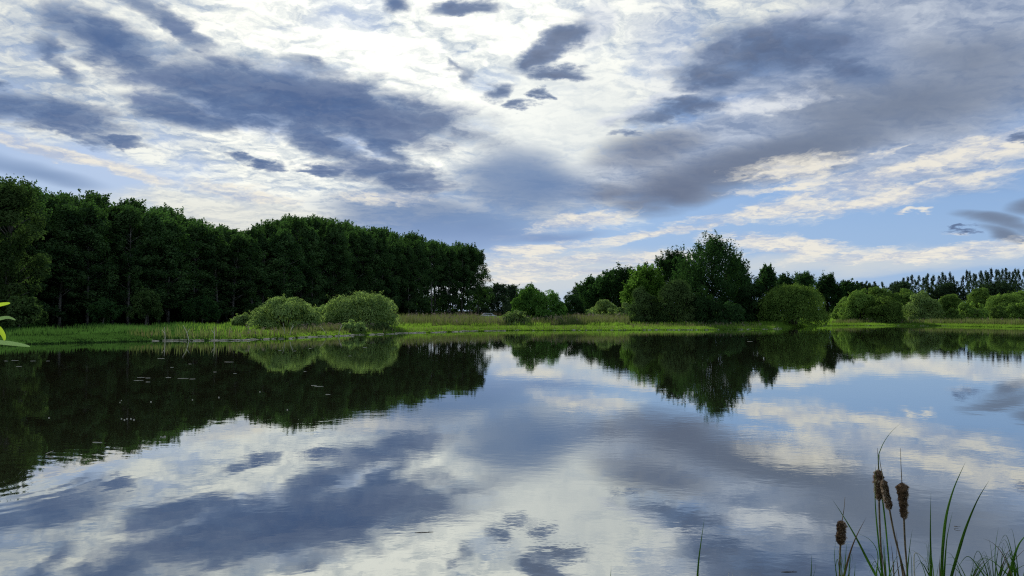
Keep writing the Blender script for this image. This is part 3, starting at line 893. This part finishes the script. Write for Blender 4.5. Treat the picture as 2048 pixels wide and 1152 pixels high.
def build_reeds():
    r = np.random.default_rng(33)
    beds = [  # px0, px1, t0, t1, n, h0, h1, plume share
        (780, 1000, 9, 28, 4600, 1.0, 2.1, .05), (930, 1130, 6, 20, 3600, .8, 1.7, .06), (1120, 1262, 7, 24, 4200, 1.0, 2.0, .05), (640, 780, 2, 9, 2400, .5, 1.1, .03),
        (1850, 2110, 2, 12, 4200, .5, 1.3, .02), (1660, 1860, 3, 9, 1500, .5, 1.1, .03), (300, 470, -.3, 3, 260, .5, 1.4, .0), (470, 640, -.2, 3, 420, .4, 1.1, .05),
        (1262, 1520, 2, 7, 900, .4, .9, .04), (560, 1560, -.2, 1.5, 900, .4, .8, 0)]
    parts, idx = [], []
    for (a, b, t0, t1, n, h0, h1, pl) in beds:
        x, y, t = polar_pts(n, a, b, t0, t1, r)
        h = r.uniform(h0, h1, n)
        q = blades(x, y, h, np.full(n, .05) + .0003 * y, r, .10)
        tan = r.uniform(0, 1, n) < .07
        parts.append(q); idx.append(np.where(tan, 1, 0))
        k = r.uniform(0, 1, n) < pl * 1.2
        tops = q[k][:, 3]
        if len(tops):
            m = 9
            P = np.repeat(tops, m, axis=0)
            P = P + np.stack([r.normal(0, .07, len(P)) + .08, r.normal(0, .07, len(P)), r.uniform(-.30, .06, len(P))], 1)
            parts.append(leaf_quads(P, .17, .07, unit(len(P), r) * .6 + np.array([.3, 0, -.6]), r)); idx.append(np.full(len(P), 2))
    # withered horizontal stalks washed up along the waterline
    for (a, b, n, t0, t1) in ((298, 480, 130, -.9, .4), (480, 1010, 560, -.7, 0.5), (1010, 1560, 300, -.5, .6), (1640, 1900, 100, -.3, .6)):
        x, y, t = polar_pts(n, a, b, t0, t1, r)
        dx = np.stack([np.ones(n), r.normal(.15, .35, n), r.normal(0, .04, n)], 1)
        dx /= np.linalg.norm(dx, axis=1)[:, None]
        L = r.uniform(.25, .9, n)[:, None]
        C = np.stack([x, y, np.maximum(ground_z(x, y), 0) + r.uniform(.02, .09, n)], 1)
        up = np.array([0, 0, .5]) * r.uniform(.02, .06, n)[:, None]
        parts.append(np.stack([C - dx * L / 2 - up, C + dx * L / 2 - up, C + dx * L / 2 + up, C - dx * L / 2 + up], 1)); idx.append(np.full(n, 3))
    me = quads_mesh('reeds', np.concatenate(parts), M['reed'], [M['reed_dry'], M['plume'], M['stem_dead']], np.concatenate(idx))
    tag(link('reeds', me), 'reeds with faded pinkish plumes and bleached stalks along the far bank', 'reeds', kind='stuff')
M['reed_dry'] = leaf_mat('dry_reed', rgb(.16, .13, .075), rgb(.28, .235, .14), rgb(.20, .16, .08), 0.3, 0.4, 0.0)
build_reeds()

def build_undergrowth():
    r = np.random.default_rng(44)
    A, B = np.array([-66.0, 88.0]), np.array([-11.0, 238.0])
    L = np.linalg.norm(B - A); u = (B - A) / L; nrm = np.array([-u[1], u[0]])
    n = 1300
    s = r.uniform(-6, L * 1.0, n); off = r.uniform(4, 44, n)
    keep = (s < L * .70) | (off > 12)
    s, off = s[keep], off[keep]
    c = A + u * s[:, None] + nrm * off[:, None]
    rad = r.uniform(.8, 2.2, len(s)) * np.where(s > L * .7, .75, 1)
    cent = np.stack([c[:, 0], c[:, 1], ground_z(c[:, 0], c[:, 1]) + rad * .6], 1)
    # taller bushes under the thin right end of the wood
    m = 210
    s2, o2 = r.uniform(L * .70, L * 1.0, m), r.uniform(1, 26, m)
    c2 = A + u * s2[:, None] + nrm * o2[:, None]
    rad2 = r.uniform(.9, 1.7, m)
    cent = np.concatenate([cent, np.stack([c2[:, 0], c2[:, 1], r.uniform(1.0, 7.5, m)], 1)]); rad = np.concatenate([rad, rad2])
    P, _, _ = clump_points(cent, rad, 100, r, (1.2, 1.2, 1.15), .2)
    P = P[P[:, 2] > 0.1]
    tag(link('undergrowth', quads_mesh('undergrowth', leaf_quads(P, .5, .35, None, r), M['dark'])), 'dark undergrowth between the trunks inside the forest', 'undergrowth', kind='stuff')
build_undergrowth()

# ------------------------------------------------------------------ near things: points given as picture bearing plus depth in metres
def at(px, py, D):
    d = ray(px, py)
    k = D / d.y
    return Vector((d.x * k, D, EYE + d.z * k))

def smooth_pts(pts, n=14):
    """Catmull-Rom through the given points"""
    P = [pts[0]] + list(pts) + [pts[-1] + (pts[-1] - pts[-2])]
    out = []
    segs = len(pts) - 1
    per = max(4, n // segs)
    for i in range(segs):
        p0, p1, p2, p3 = P[i], P[i + 1], P[i + 2], P[i + 3]
        for j in range(per):
            t = j / per
            out.append(0.5 * ((2 * p1) + (p2 - p0) * t + (2 * p0 - 5 * p1 + 4 * p2 - p3) * t * t + (3 * p1 - p0 - 3 * p2 + p3) * t ** 3))
    out.append(pts[-1].copy())
    return out

def to_bed(pts, z=-0.12):
    """carry the lowest point on down to the pond bed"""
    a, b = pts[-2], pts[-1]
    d = b - a
    step = max(d.length, .02)
    d = d.normalized()
    d = Vector((d.x * .8, d.y * .1, min(d.z, -.35))).normalized()
    while b.z - z > 1e-4:
        k = min(step, (b.z - z) / -d.z)
        b = b + d * k
        d = Vector((d.x * .8, d.y, d.z)).normalized()
        step *= 1.6
        pts.append(b)
    return pts

def blade_mesh(pts, w, mat, name='leaf', twist=0.5, peak=.18):
    """narrow folded leaf, tip first; w = full width in metres"""
    pts = smooth_pts(pts, 48)
    n = len(pts); V = []; Fc = []
    run = [0.0]
    for i in range(1, n): run.append(run[-1] + (pts[i] - pts[i - 1]).length)
    for i, p in enumerate(pts):
        t = run[i] / run[-1]
        tan = (pts[min(i + 1, n - 1)] - pts[max(i - 1, 0)]).normalized()
        side = tan.cross(Vector((math.sin(twist + t * 1.2) * .8, 1, 0.1))).normalized()
        nor = side.cross(tan)
        ww = w * .35 * min(1.0, (t / peak) ** .95 + .02) * (1.0 if t < .6 else 1 - .45 * (t - .6) / .4)
        V += [p - side * ww, p + nor * ww * .35, p + side * ww, p - nor * ww * .12]
    for i in range(n - 1):
        for k in range(4):
            k2 = (k + 1) % 4
            Fc.append((4 * i + k, 4 * i + k2, 4 * i + 4 + k2, 4 * i + 4 + k))
    me = bpy.data.meshes.new(name)
    me.from_pydata([tuple(v) for v in V], [], Fc)
    me.materials.append(mat)
    me.polygons.foreach_set('use_smooth', [True] * len(me.polygons))
    return me

def rebase(me, base):
    me.transform(Matrix.Translation(-base)); me.update()
    return me

M['fluff'] = leaf_mat('cattail_fluff', rgb(.20, .15, .11), rgb(.46, .39, .31), rgb(.22, .16, .11), .35, 30.0, 0.0)
M['head'] = plain_mat('cattail_brown', rgb(.035, .020, .012), rgb(.11, .068, .040), 60.0, .95, .1, (1, 1, 1), 'Object', .8)
M['stem_brown'] = plain_mat('cattail_stem', rgb(.055, .042, .026), rgb(.12, .095, .055), 25.0, .7, .2)

def cattail(D, head, widths, spike, stem, label, seed, pale_side=-1):
    """head = (top, bottom) on the picture, widths along it in px, spike and stem = picture polylines"""
    r = np.random.default_rng(seed)
    sp = [at(x, y, D) for x, y in stem]
    sp = to_bed(sp)
    base = sp[-1].copy()
    e = empty('cattail', base)
    tag(e, label, 'cattail', None)
    top, bot = at(*head[0], D), at(*head[1], D)
    t = Tubes().tube(smooth_pts([bot] + sp, 16), .0045, 6)
    link('stem', rebase(t.mesh('stem', M['stem_brown']), base), e)
    spk = smooth_pts([at(x, y, D) for x, y in spike][::-1] if spike[0][1] > spike[-1][1] else [at(x, y, D) for x, y in spike], 8)
    t = Tubes().tube(spk, [0.0008 + .0016 * i / (len(spk) - 1) for i in range(len(spk))], 5)
    link('spike', rebase(t.mesh('spike', M['stem_brown']), base), e)
    n, m = 44, 18
    axis = (bot - top); T = axis.normalized(); a = T.orthogonal().normalized(); b = T.cross(a)
    V, Fc = [], []
    ph = r.uniform(0, 6.28, 8)
    for i in range(n):
        f = i / (n - 1)
        w = np.interp(f, np.linspace(0, 1, len(widths)), widths) * D / F * .42
        w *= math.sqrt(min(1, f * 14 + .02)) * math.sqrt(min(1, (1 - f) * 14 + .02))
        for k in range(m):
            an = 2 * math.pi * k / m
            bump = 1 + .10 * math.sin(3 * an + f * 23 + ph[0]) + .08 * math.sin(2 * an - f * 37 + ph[1]) + .10 * math.sin(5 * an + f * 51 + ph[2]) + r.normal(0, .03)
            V.append(top + axis * f + (a * math.cos(an) + b * math.sin(an)) * w * bump)
    for i in range(n - 1):
        for k in range(m):
            k2 = (k + 1) % m
            Fc.append((i * m + k, i * m + k2, i * m + m + k2, i * m + m + k))
    Fc.append(tuple(range(m))[::-1]); Fc.append(tuple((n - 1) * m + k for k in range(m)))
    me = bpy.data.meshes.new('seed_head'); me.from_pydata([tuple(v) for v in V], [], Fc); me.materials.append(M['head'])
    hd = link('seed_head', rebase(me, base), e)
    # fluff bursting out of the velvet
    nf = 1500
    vi = r.integers(0, n * m, nf)
    P = np.array([V[i] for i in vi]); C0 = np.array([top + axis * ((i // m) / (n - 1)) for i in vi])
    d = P - C0; d /= np.linalg.norm(d, axis=1)[:, None] + 1e-9
    bias = np.clip(.5 + pale_side * d[:, 0] * .8 + r.normal(0, .3, nf), .1, 1.4)
    P = P + d * (.0022 * bias)[:, None] + r.normal(0, .0012, (nf, 3))
    dn = d * .8 + np.array([0, 0, -.5]) + r.normal(0, .4, d.shape)
    idx = (bias > .62).astype(int)
    q = leaf_quads(P, .009, .0022, dn, r)
    fm = quads_mesh('fluff', q, M['head'], [M['fluff']], idx)
    link('fluff', rebase(fm, base), hd)
    return e

cattail(3.6, ((1683, 1042), (1681, 1089)), [14, 19, 18, 16, 20, 17, 13], [(1690, 994), (1688, 1018), (1684, 1043)], [(1680, 1110), (1679, 1152)],
        'short lone cattail at the left of the reeds, lowest of the brown heads', 1, 1)
cattail(3.85, ((1757, 940), (1758, 1000)), [12, 19, 20, 19, 17, 15, 12], [(1755, 896), (1756, 920), (1757, 941)], [(1760, 1060), (1765, 1152)],
        'tallest cattail, upright brown head overlapping a thinner one', 2, -1)
cattail(3.75, ((1767, 960), (1779, 1019)), [9, 13, 13, 12, 15, 14, 10], [(1758, 905), (1761, 930), (1767, 961)], [(1790, 1075), (1810, 1152)],
        'thin leaning cattail head with pale fluff at its lower end, beside the tallest', 3, -1)
cattail(3.7, ((1804, 966), (1808, 1038)), [16, 25, 22, 18, 17, 14, 15, 9], [(1801, 896), (1802, 930), (1804, 967)], [(1810, 1085), (1815, 1152)],
        'ragged cattail head, thick on top and tapering down, rightmost of four', 4, 1)

def single_leaf(poly, D, wpx, mat, label, cat='leaf blade', name='reed_blade', D2=None, twist=.5, group=None):
    n = len(poly)
    pts = [at(x, y, D + ((D2 or D) - D) * i / (n - 1)) for i, (x, y) in enumerate(poly)]
    pts = to_bed(pts)
    base = pts[-1].copy()
    return tag(link(name, rebase(blade_mesh(pts, wpx * D / F, mat, name, twist), base), None, base), label, cat, group)

BL, DR = M['blade'], M['blade_dry']
for poly, D, w, mat, label in [
    ([(1801, 847), (1779, 868), (1762, 897), (1757, 930), (1770, 1040), (1780, 1152)], 3.9, 4.0, BL, 'long thin leaf arching up to the right above the tallest cattail'),
    ([(1752, 925), (1750, 970), (1752, 1030), (1764, 1152)], 3.7, 4.2, BL, 'dark upright leaf touching left side of the tallest cattail head'),
    ([(1664, 998), (1684, 1028), (1712, 1075), (1735, 1120), (1752, 1152)], 3.5, 6.5, BL, 'straight leaf slanting down right, crossing above the lone cattail'),
    ([(1733, 1034), (1716, 1066), (1702, 1100), (1688, 1152)], 3.4, 7.0, DR, 'brownish leaf leaning right, crossing the slanting one'),
    ([(1715, 1066), (1738, 1078), (1752, 1096), (1756, 1118), (1752, 1152)], 3.3, 5.0, BL, 'short green leaf bent over between lone cattail and tallest cattail'),
    ([(1825, 1058), (1820, 1090), (1814, 1152)], 3.4, 5.5, BL, 'pointed green leaf close right of the rightmost cattail stem'),
    ([(1862, 983), (1861, 1030), (1861, 1085), (1863, 1152)], 3.6, 5.0, BL, 'solitary vertical leaf between the cattails and the tall pair'),
    ([(1931, 924), (1908, 976), (1893, 1030), (1886, 1090), (1883, 1152)], 3.6, 7.5, BL, 'tall broad leaf leaning right, left one of the tall pair'),
    ([(1979, 960), (1955, 1000), (1932, 1055), (1915, 1110), (1903, 1152)], 3.5, 7.5, BL, 'tall broad leaf leaning far right, right one of the tall pair'),
    ([(1905, 1024), (1898, 1055), (1893, 1085), (1888, 1152)], 3.5, 6.0, BL, 'short pale green leaf between the tall pair of leaves'),
    ([(1997, 1054), (1992, 1085), (1990, 1120), (1996, 1152)], 3.4, 4.5, BL, 'thin upright blade rising right of the tall pair'),
    ([(1409, 1036), (1404, 1070), (1398, 1115), (1395, 1152)], 3.7, 5.5, BL, 'isolated slender blade at bottom centre right, far from the cattails'),
    ([(1222, 1130), (1222, 1140), (1221, 1152)], 3.7, 5.0, BL, 'tiny blade tip at the bottom edge, leftmost of the near shoots'),
    ([(1623, 1110), (1623, 1130), (1622, 1152)], 3.5, 8.0, BL, 'stubby wide green shoot left of the lone cattail'),
    ([(1632, 1126), (1630, 1140), (1627, 1152)], 3.5, 3.5, BL, 'thin green shoot beside the stubby wide shoot'),
    ([(1672, 1080), (1669, 1110), (1673, 1152)], 3.5, 4.5, BL, 'short dark leaf on the left of the lone cattail stem'),
    ([(1690, 1097), (1690, 1120), (1688, 1152)], 3.5, 4.0, BL, 'short green leaf on right of the lone cattail stem'),
    ([(1710, 1122), (1710, 1136), (1709, 1152)], 3.4, 7.0, BL, 'blunt green shoot between lone cattail and bent leaf'),
    ([(1781, 1083), (1785, 1110), (1788, 1152)], 3.5, 6.0, DR, 'dry brown leaf standing between the cattail stems'),
    ([(1793, 1092), (1794, 1120), (1798, 1152)], 3.45, 6.5, DR, 'broken dry leaf with pale tip among the cattail stems'),
    ([(1792, 1060), (1797, 1100), (1806, 1152)], 3.6, 5.5, DR, 'dry stalk following the leaning cattail stem'),
    ([(1812, 1088), (1822, 1110), (1824, 1152)], 3.4, 4.0, BL, 'curved green leaf behind the rightmost cattail stem'),
    ([(1880, 1112), (1879, 1130), (1880, 1152)], 3.4, 9.0, DR, 'thick brown stub at foot of the tall pair of leaves'),
    ([(1912, 1133), (1912, 1142), (1911, 1152)], 3.4, 7.0, DR, 'short brown stub at the bottom edge right of tall pair'),
    ([(1890, 1100), (1889, 1125), (1886, 1152)], 3.4, 5.0, BL, 'green leaf hugging the thick brown stub'),
    ([(2062, 1060), (2040, 1085), (2028, 1115), (2020, 1152)], 3.2, 13.0, BL, 'broad bright green blade at the bottom right corner'),
    ]:
    single_leaf(poly, D, w, mat, label, twist=(sum(map(ord, label)) % 10) * .12)

# bleached folded leaf and stubs
def bent(poly, D, w, mat, label):
    pts = [at(x, y, D) for x, y in poly]
    base = pts[-1].copy()
    return tag(link('withered_leaf', rebase(blade_mesh(pts, w * D / F, mat, 'withered_leaf', .3, .1), base), None, base), label, 'withered leaf')
M['bleached'] = plain_mat('bleached_leaf', rgb(.34, .33, .30), rgb(.55, .54, .50), 20.0, .8, .1)
def folded(poly, D, w, label):
    pts = to_bed([at(x, y, D) for x, y in poly])
    base = pts[-1].copy()
    return tag(link('withered_leaf', rebase(blade_mesh(pts, w * D / F, M['bleached'], 'withered_leaf', .3, .1), base), None, base), label, 'withered leaf')
folded([(1866, 1133), (1850, 1120), (1836, 1107), (1829, 1108), (1828, 1128), (1829, 1152)], 3.4, 4.0, 'white folded dead leaf right of the rightmost cattail stem')
folded([(1458, 1144), (1457, 1148), (1457, 1152)], 3.7, 6.0, 'left one of two bleached stubs at the bottom edge')
folded([(1464, 1144), (1465, 1148), (1465, 1152)], 3.7, 5.0, 'right one of two bleached stubs at the bottom edge')
folded([(1503, 1141), (1504, 1146), (1503, 1152)], 3.7, 4.5, 'small pale stub alone at the bottom edge')
folded([(1401, 1140), (1400, 1146), (1397, 1152)], 3.7, 4.0, 'pale husk at foot of the isolated slender blade')

# arching grass tussocks in the corner, each with its own blades
def tussock(px, D, n, reach, h, label, seed):
    """tuft of narrow leaves that rise from one foot, some bending right over"""
    r = random.Random(seed)
    base = to_bed([at(px, 1180, D), at(px, 1260, D)])[-1]
    e = empty('grass_tussock', base)
    tag(e, label, 'grass tussock')
    for i in range(n):
        side = r.choice((-1, 1)) * r.uniform(.1, 1) ** .8
        top = 1152 - r.uniform(*h) * (1.15 - .45 * abs(side))
        x1 = px + side * reach * r.uniform(.5, 1.1)
        dd = D + r.uniform(-.12, .12)
        foot = px + r.uniform(-7, 7)
        poly = [at(foot + (x1 - foot) * .16, 1172, dd), at(foot + (x1 - foot) * .42, (1172 + top * 2) / 3, dd), at(foot + (x1 - foot) * .70, top, dd)]
        droop = r.uniform(-14, 34) * abs(side)
        poly = [at(x1, top + droop, dd)] + poly[::-1]
        ft = base + Vector((r.uniform(-.02, .02), r.uniform(-.02, .02), 0)); q0 = poly[-1]
        poly += [q0.lerp(ft, .12), q0.lerp(ft, .4), ft]
        link('leaf', rebase(blade_mesh(poly, r.uniform(4.4, 7.4) * D / F, BL if r.random() < .88 else DR, 'leaf', r.uniform(0, .8), .25), base), e)
tussock(1992, 3.3, 19, 85, (25, 72), 'low tussock of arching green grass between tall pair and corner blade', 5)
tussock(2044, 3.1, 24, 110, (30, 112), 'dense arching grass tussock in the bottom right corner', 6)
tussock(1938, 3.4, 16, 80, (15, 66), 'sparse arching grass tussock at foot of the tall pair', 7)
tussock(1868, 3.4, 12, 60, (20, 74), 'small grass tussock at foot of the solitary vertical leaf', 8)
tussock(1774, 3.5, 14, 55, (15, 90), 'green leaf tuft around the feet of the cattail stems', 9)
tussock(1690, 3.4, 9, 40, (10, 70), 'small leaf tuft at foot of the lone cattail', 10)

# ------------------------------------------------------------------ things afloat
M['pale_twig'] = plain_mat('pale_twig', rgb(.24, .23, .19), rgb(.42, .40, .34), 9.0, .7, .2)
M['dark_twig'] = plain_mat('dark_twig', rgb(.03, .025, .018), rgb(.08, .065, .045), 9.0, .7, .2)
def float_twig(px, py, wpx, label, mat='pale_twig', tilt=0.0, seed=0, group=None, th=None):
    r = random.Random(seed)
    c = on_water(px, py, .0)
    L = wpx * .8 * c.y / F
    rad = th or max(.007, c.y * .00020)
    dx, dy = math.cos(tilt) * L / 2, math.sin(tilt) * L / 2
    pts = [Vector((-dx, -dy, .0)), Vector((-dx * .3, -dy * .2 + r.uniform(-.03, .03) * L, .004)), Vector((dx * .4, dy * .5, .002)), Vector((dx, dy, .006))]
    t = Tubes().tube(pts, [rad, rad * 1.1, rad * .9, rad * .5], 6)
    q = Vector(pts[2]); t.tube([q, q + Vector((L * .12, L * .10, .008))], [rad * .6, rad * .3], 5)
    tag(link('floating_twig', t.mesh('floating_twig', M[mat]), None, c), label, 'twig', group)
tw = 'pale twig adrift on the dark forest reflection'
for i, (x, y, w) in enumerate([(282, 755, 18), (296, 756, 14), (277, 761, 22), (296, 764, 12), (337, 755, 14), (366, 757, 26), (385, 758, 14), (322, 717, 18), (458, 724, 24), (628, 771, 14), (638, 773, 22),
                               (656, 789, 12), (30, 721, 18), (12, 722, 10), (38, 733, 16), (66, 722, 12), (430, 744, 8), (344, 735, 8), (195, 885, 26), (470, 747, 8), (610, 743, 7), (380, 728, 8), (96, 722, 8), (560, 701, 8), (590, 702, 7), (620, 697, 7), (700, 712, 8), (730, 695, 10)]):
    float_twig(x, y, w, tw, 'pale_twig', random.Random(i).uniform(-.25, .25), i, 'twigs adrift on the forest reflection')
float_twig(848, 1065, 46, 'dark thin stalk floating alone near the lower middle of the pond', 'dark_twig', .12, 50, None, .003)
float_twig(1578, 1144, 40, 'dark stalk floating at bottom edge left of the lone cattail', 'dark_twig', .0, 51, None, .003)
float_twig(1565, 653, 6, 'tiny pale stalk in the water by the dome bush', 'pale_twig', 0, 52)
float_twig(1500, 683, 12, 'pale stalk on the reflection of the tallest tree', 'pale_twig', 0, 53)

def floaters():
    # a loose feather, a curled leaf and small floating buds
    c = on_water(97, 909)
    P = []
    t = Tubes().tube([(-.05, 0, .01), (0, .02, .03), (.06, -.02, .05)], [.004, .006, .003], 5)
    for k in range(16):
        f = k / 15; s = .055 * math.sin(math.pi * (.15 + .8 * f))
        p = Vector((-.03 + .09 * f, .01 * math.sin(3 * f), .02 + .03 * f))
        for sg in (-1, 1):
            t.tube([p, p + Vector((.02, sg * s, .012))], [.004, .002], 4)
    tag(link('feather', t.mesh('feather', M['bleached']), None, c), 'small white feather floating on the dark water at left', 'feather')
    c = on_water(1914, 1056)
    pts = [Vector((.022 * math.cos(a) * (1 + .12 * a), .03 * math.sin(a), .008 + .003 * a)) for a in np.linspace(.3, 5.6, 14)]
    tag(link('curled_leaf', Tubes().tube(pts, [.0015 + .0012 * math.sin(i / 13 * 3.1) for i in range(14)], 5).mesh('curled_leaf', M['dark_twig']), None, c), 'small curled dark leaf floating between the tall pair of leaves', 'leaf')
    r = random.Random(3)
    for i, (x, y) in enumerate([(243, 838), (249, 840), (254, 838), (262, 838), (268, 840), (240, 805), (243, 801), (302, 804), (322, 874), (326, 875), (330, 874), (98, 836), (438, 795), (385, 800), (520, 784), (700, 745), (575, 820)]):
        c = on_water(x, y)
        s = .012 + r.random() * .008
        t = Tubes().tube([(-s, 0, 0), (-s * .4, 0, s * .5), (s * .3, 0, s * .6), (s, 0, s * .1)], [s * .3, s * .8, s * .7, s * .15], 6)
        tag(link('floating_bud', t.mesh('floating_bud', M['pale_twig']), None, c), 'tiny pale bud floating on the dark reflection of the forest', 'bud', 'buds floating on the forest reflection')
floaters()

# dead pale stems leaning at the edge of the left spit
for i, (poly, label) in enumerate([
    ([(566, 646), (569, 662), (567, 676)], 'bleached dead stem leaning in front of the left round willow'),
    ([(587, 648), (582, 660), (578, 676)], 'second bleached dead stem leaning the other way before the left willow'),
    ([(428, 652), (429, 668), (428, 682)], 'thin pale dead stem standing left of the willow bushes'),
    ([(366, 650), (374, 666), (378, 682)], 'slanting dead reed stalk near the tip of the grass spit'),
    ([(329, 654), (330, 668), (330, 683)], 'upright dead reed stalk at the tip of the grass spit'),
    ([(684, 650), (679, 660), (677, 672)], 'short dead stem leaning before the small pale bush'),
    ([(640, 652), (650, 664), (655, 673)], 'dead stem leaning right between the two round willows')]):
    D = on_water(poly[-1][0], poly[-1][1]).y
    pts = [at(x, y, D) for x, y in poly]; pts[-1].z = -.05
    base = pts[-1].copy()
    pp = [p - base for p in smooth_pts(pts, 8)]
    t = Tubes().tube(pp, [.012 + .02 * k / (len(pp) - 1) for k in range(len(pp))], 5)
    q = pp[len(pp) // 2]; t.tube([q, q + Vector((.22 if i % 2 else -.25, 0, .35))], [.022, .01], 4)
    tag(link('dead_stem', t.mesh('dead_stem', M['stem_dead']), None, base), label, 'dead stem')

# ------------------------------------------------------------------ willow shoot reaching in at the left edge, close to the camera
def near_willow():
    D = 1.25
    fork = at(-70, 690, D); base = Vector((fork.x - .12, D - .1, float(ground_z(fork.x - .12, D - .1)) - .05))
    e = empty('willow_shoot', base)
    tag(e, 'close willow shoot at the left picture edge with yellow green pointed leaves', 'willow shoot')
    top = at(-60, 560, D)
    tb = Tubes().tube([Vector((0, 0, 0)), (fork - base) * .5 + Vector((-.04, 0, 0)), fork - base, top - base], [.008, .006, .004, .002], 6)
    link('stem', tb.mesh('stem', M['stem_brown']), e)
    bright, pale = M['shoot_leaf'], M['shoot_under']
    for pts, w, mat in [([(20, 606), (2, 609), (-30, 615), (-62, 612)], 7, bright), ([(31, 640), (14, 635), (-12, 640), (-64, 650)], 6, pale),
                        ([(9, 681), (4, 668), (-12, 655), (-64, 662)], 12, bright), ([(60, 693), (28, 688), (-10, 684), (-66, 676)], 9, pale),
                        ([(-150, 560), (-120, 570), (-90, 585), (-62, 600)], 12, bright), ([(-160, 640), (-120, 640), (-90, 648), (-64, 660)], 12, bright),
                        ([(-40, 500), (-44, 520), (-52, 545), (-60, 565)], 10, bright)]:
        P = [at(x, y, D + (.02 if mat is pale else 0)) for x, y in pts]
        link('leaf', rebase(leaf_shape(P, w * D / F, mat), base), e)
def leaf_shape(P, w, mat):
    pts = smooth_pts(P, 15)[::-1]
    n = len(pts); V = []; Fc = []
    for i, p in enumerate(pts):
        t = i / (n - 1)
        tan = (pts[min(i + 1, n - 1)] - pts[max(i - 1, 0)]).normalized()
        side = tan.cross(Vector((.1, 1, .35))).normalized(); nor = side.cross(tan)
        ww = w * .5 * (math.sin(math.pi * min(1, t * .9 + .06)) ** .8) * (1 if t < .95 else .3) + .0004
        V += [p - side * ww + nor * ww * .25, p, p + side * ww + nor * ww * .25]
    for i in range(n - 1):
        for k in range(2):
            Fc.append((3 * i + k, 3 * i + k + 1, 3 * i + 4 + k, 3 * i + 3 + k))
    me = bpy.data.meshes.new('leaf'); me.from_pydata([tuple(v) for v in V], [], Fc); me.materials.append(mat)
    me.polygons.foreach_set('use_smooth', [True] * len(me.polygons))
    return me
M['shoot_leaf'] = leaf_mat('bright_shoot_leaf', rgb(.08, .13, .015), rgb(.17, .24, .03), rgb(.38, .55, .04), .5, 8, 0)
M['shoot_under'] = leaf_mat('pale_leaf_underside', rgb(.14, .19, .10), rgb(.26, .32, .19), rgb(.20, .34, .12), .35, 8, 0)
near_willow()

# ------------------------------------------------------------------ white car far off on the meadow, half hidden by grass
def car():
    p = spot(978, 196)
    e = empty('parked_car', p, math.radians(8))
    tag(e, 'white car far away on the meadow right of the forest end', 'car')
    def prism(prof, w, mat, name, x=0, parent=e, inset=0.0):
        import bmesh
        bm = bmesh.new()
        n = len(prof)
        a = [bm.verts.new((q[0], -w / 2, q[1])) for q in prof]; b = [bm.verts.new((q[0] , w / 2, q[1])) for q in prof]
        bm.faces.new(a[::-1]); bm.faces.new(b)
        for i in range(n):
            bm.faces.new((a[i], a[(i + 1) % n], b[(i + 1) % n], b[i]))
        bmesh.ops.bevel(bm, geom=[g_ for g_ in bm.edges], offset=.03, segments=2, affect='EDGES')
        me = bpy.data.meshes.new(name); bm.to_mesh(me); bm.free(); me.materials.append(mat)
        return link(name, me, parent)
    paint = plain_mat('white_car_paint', rgb(.72, .73, .74), rgb(.80, .81, .82), 1.0, .3, .5)
    glass = plain_mat('car_window_glass', rgb(.02, .025, .03), rgb(.03, .035, .04), 1.0, .08, .6)
    rubber = plain_mat('tyre_rubber', rgb(.015, .015, .015), rgb(.03, .03, .03), 4.0, .8, .2)
    prism([(-2.1, .30), (2.1, .30), (2.15, .70), (1.25, .92), (.55, 1.42), (-1.3, 1.46), (-1.95, 1.0), (-2.15, .85)], 1.7, paint, 'body')
    prism([(1.05, .95), (.50, 1.36), (-1.25, 1.39), (-1.75, 1.02)], 1.72, glass, 'window')
    for x in (-1.35, 1.35):
        for y in (-.82, .82):
            t = Tubes().tube([(x, y - .1, .31), (x, y + .1, .31)], .31, 16)
            w = link('wheel', t.mesh('wheel', rubber, False), e)
            t = Tubes().tube([(x, y - .112, .31), (x, y + .112, .31)], .17, 12)
            link('rim', t.mesh('rim', paint, False), w)
car()
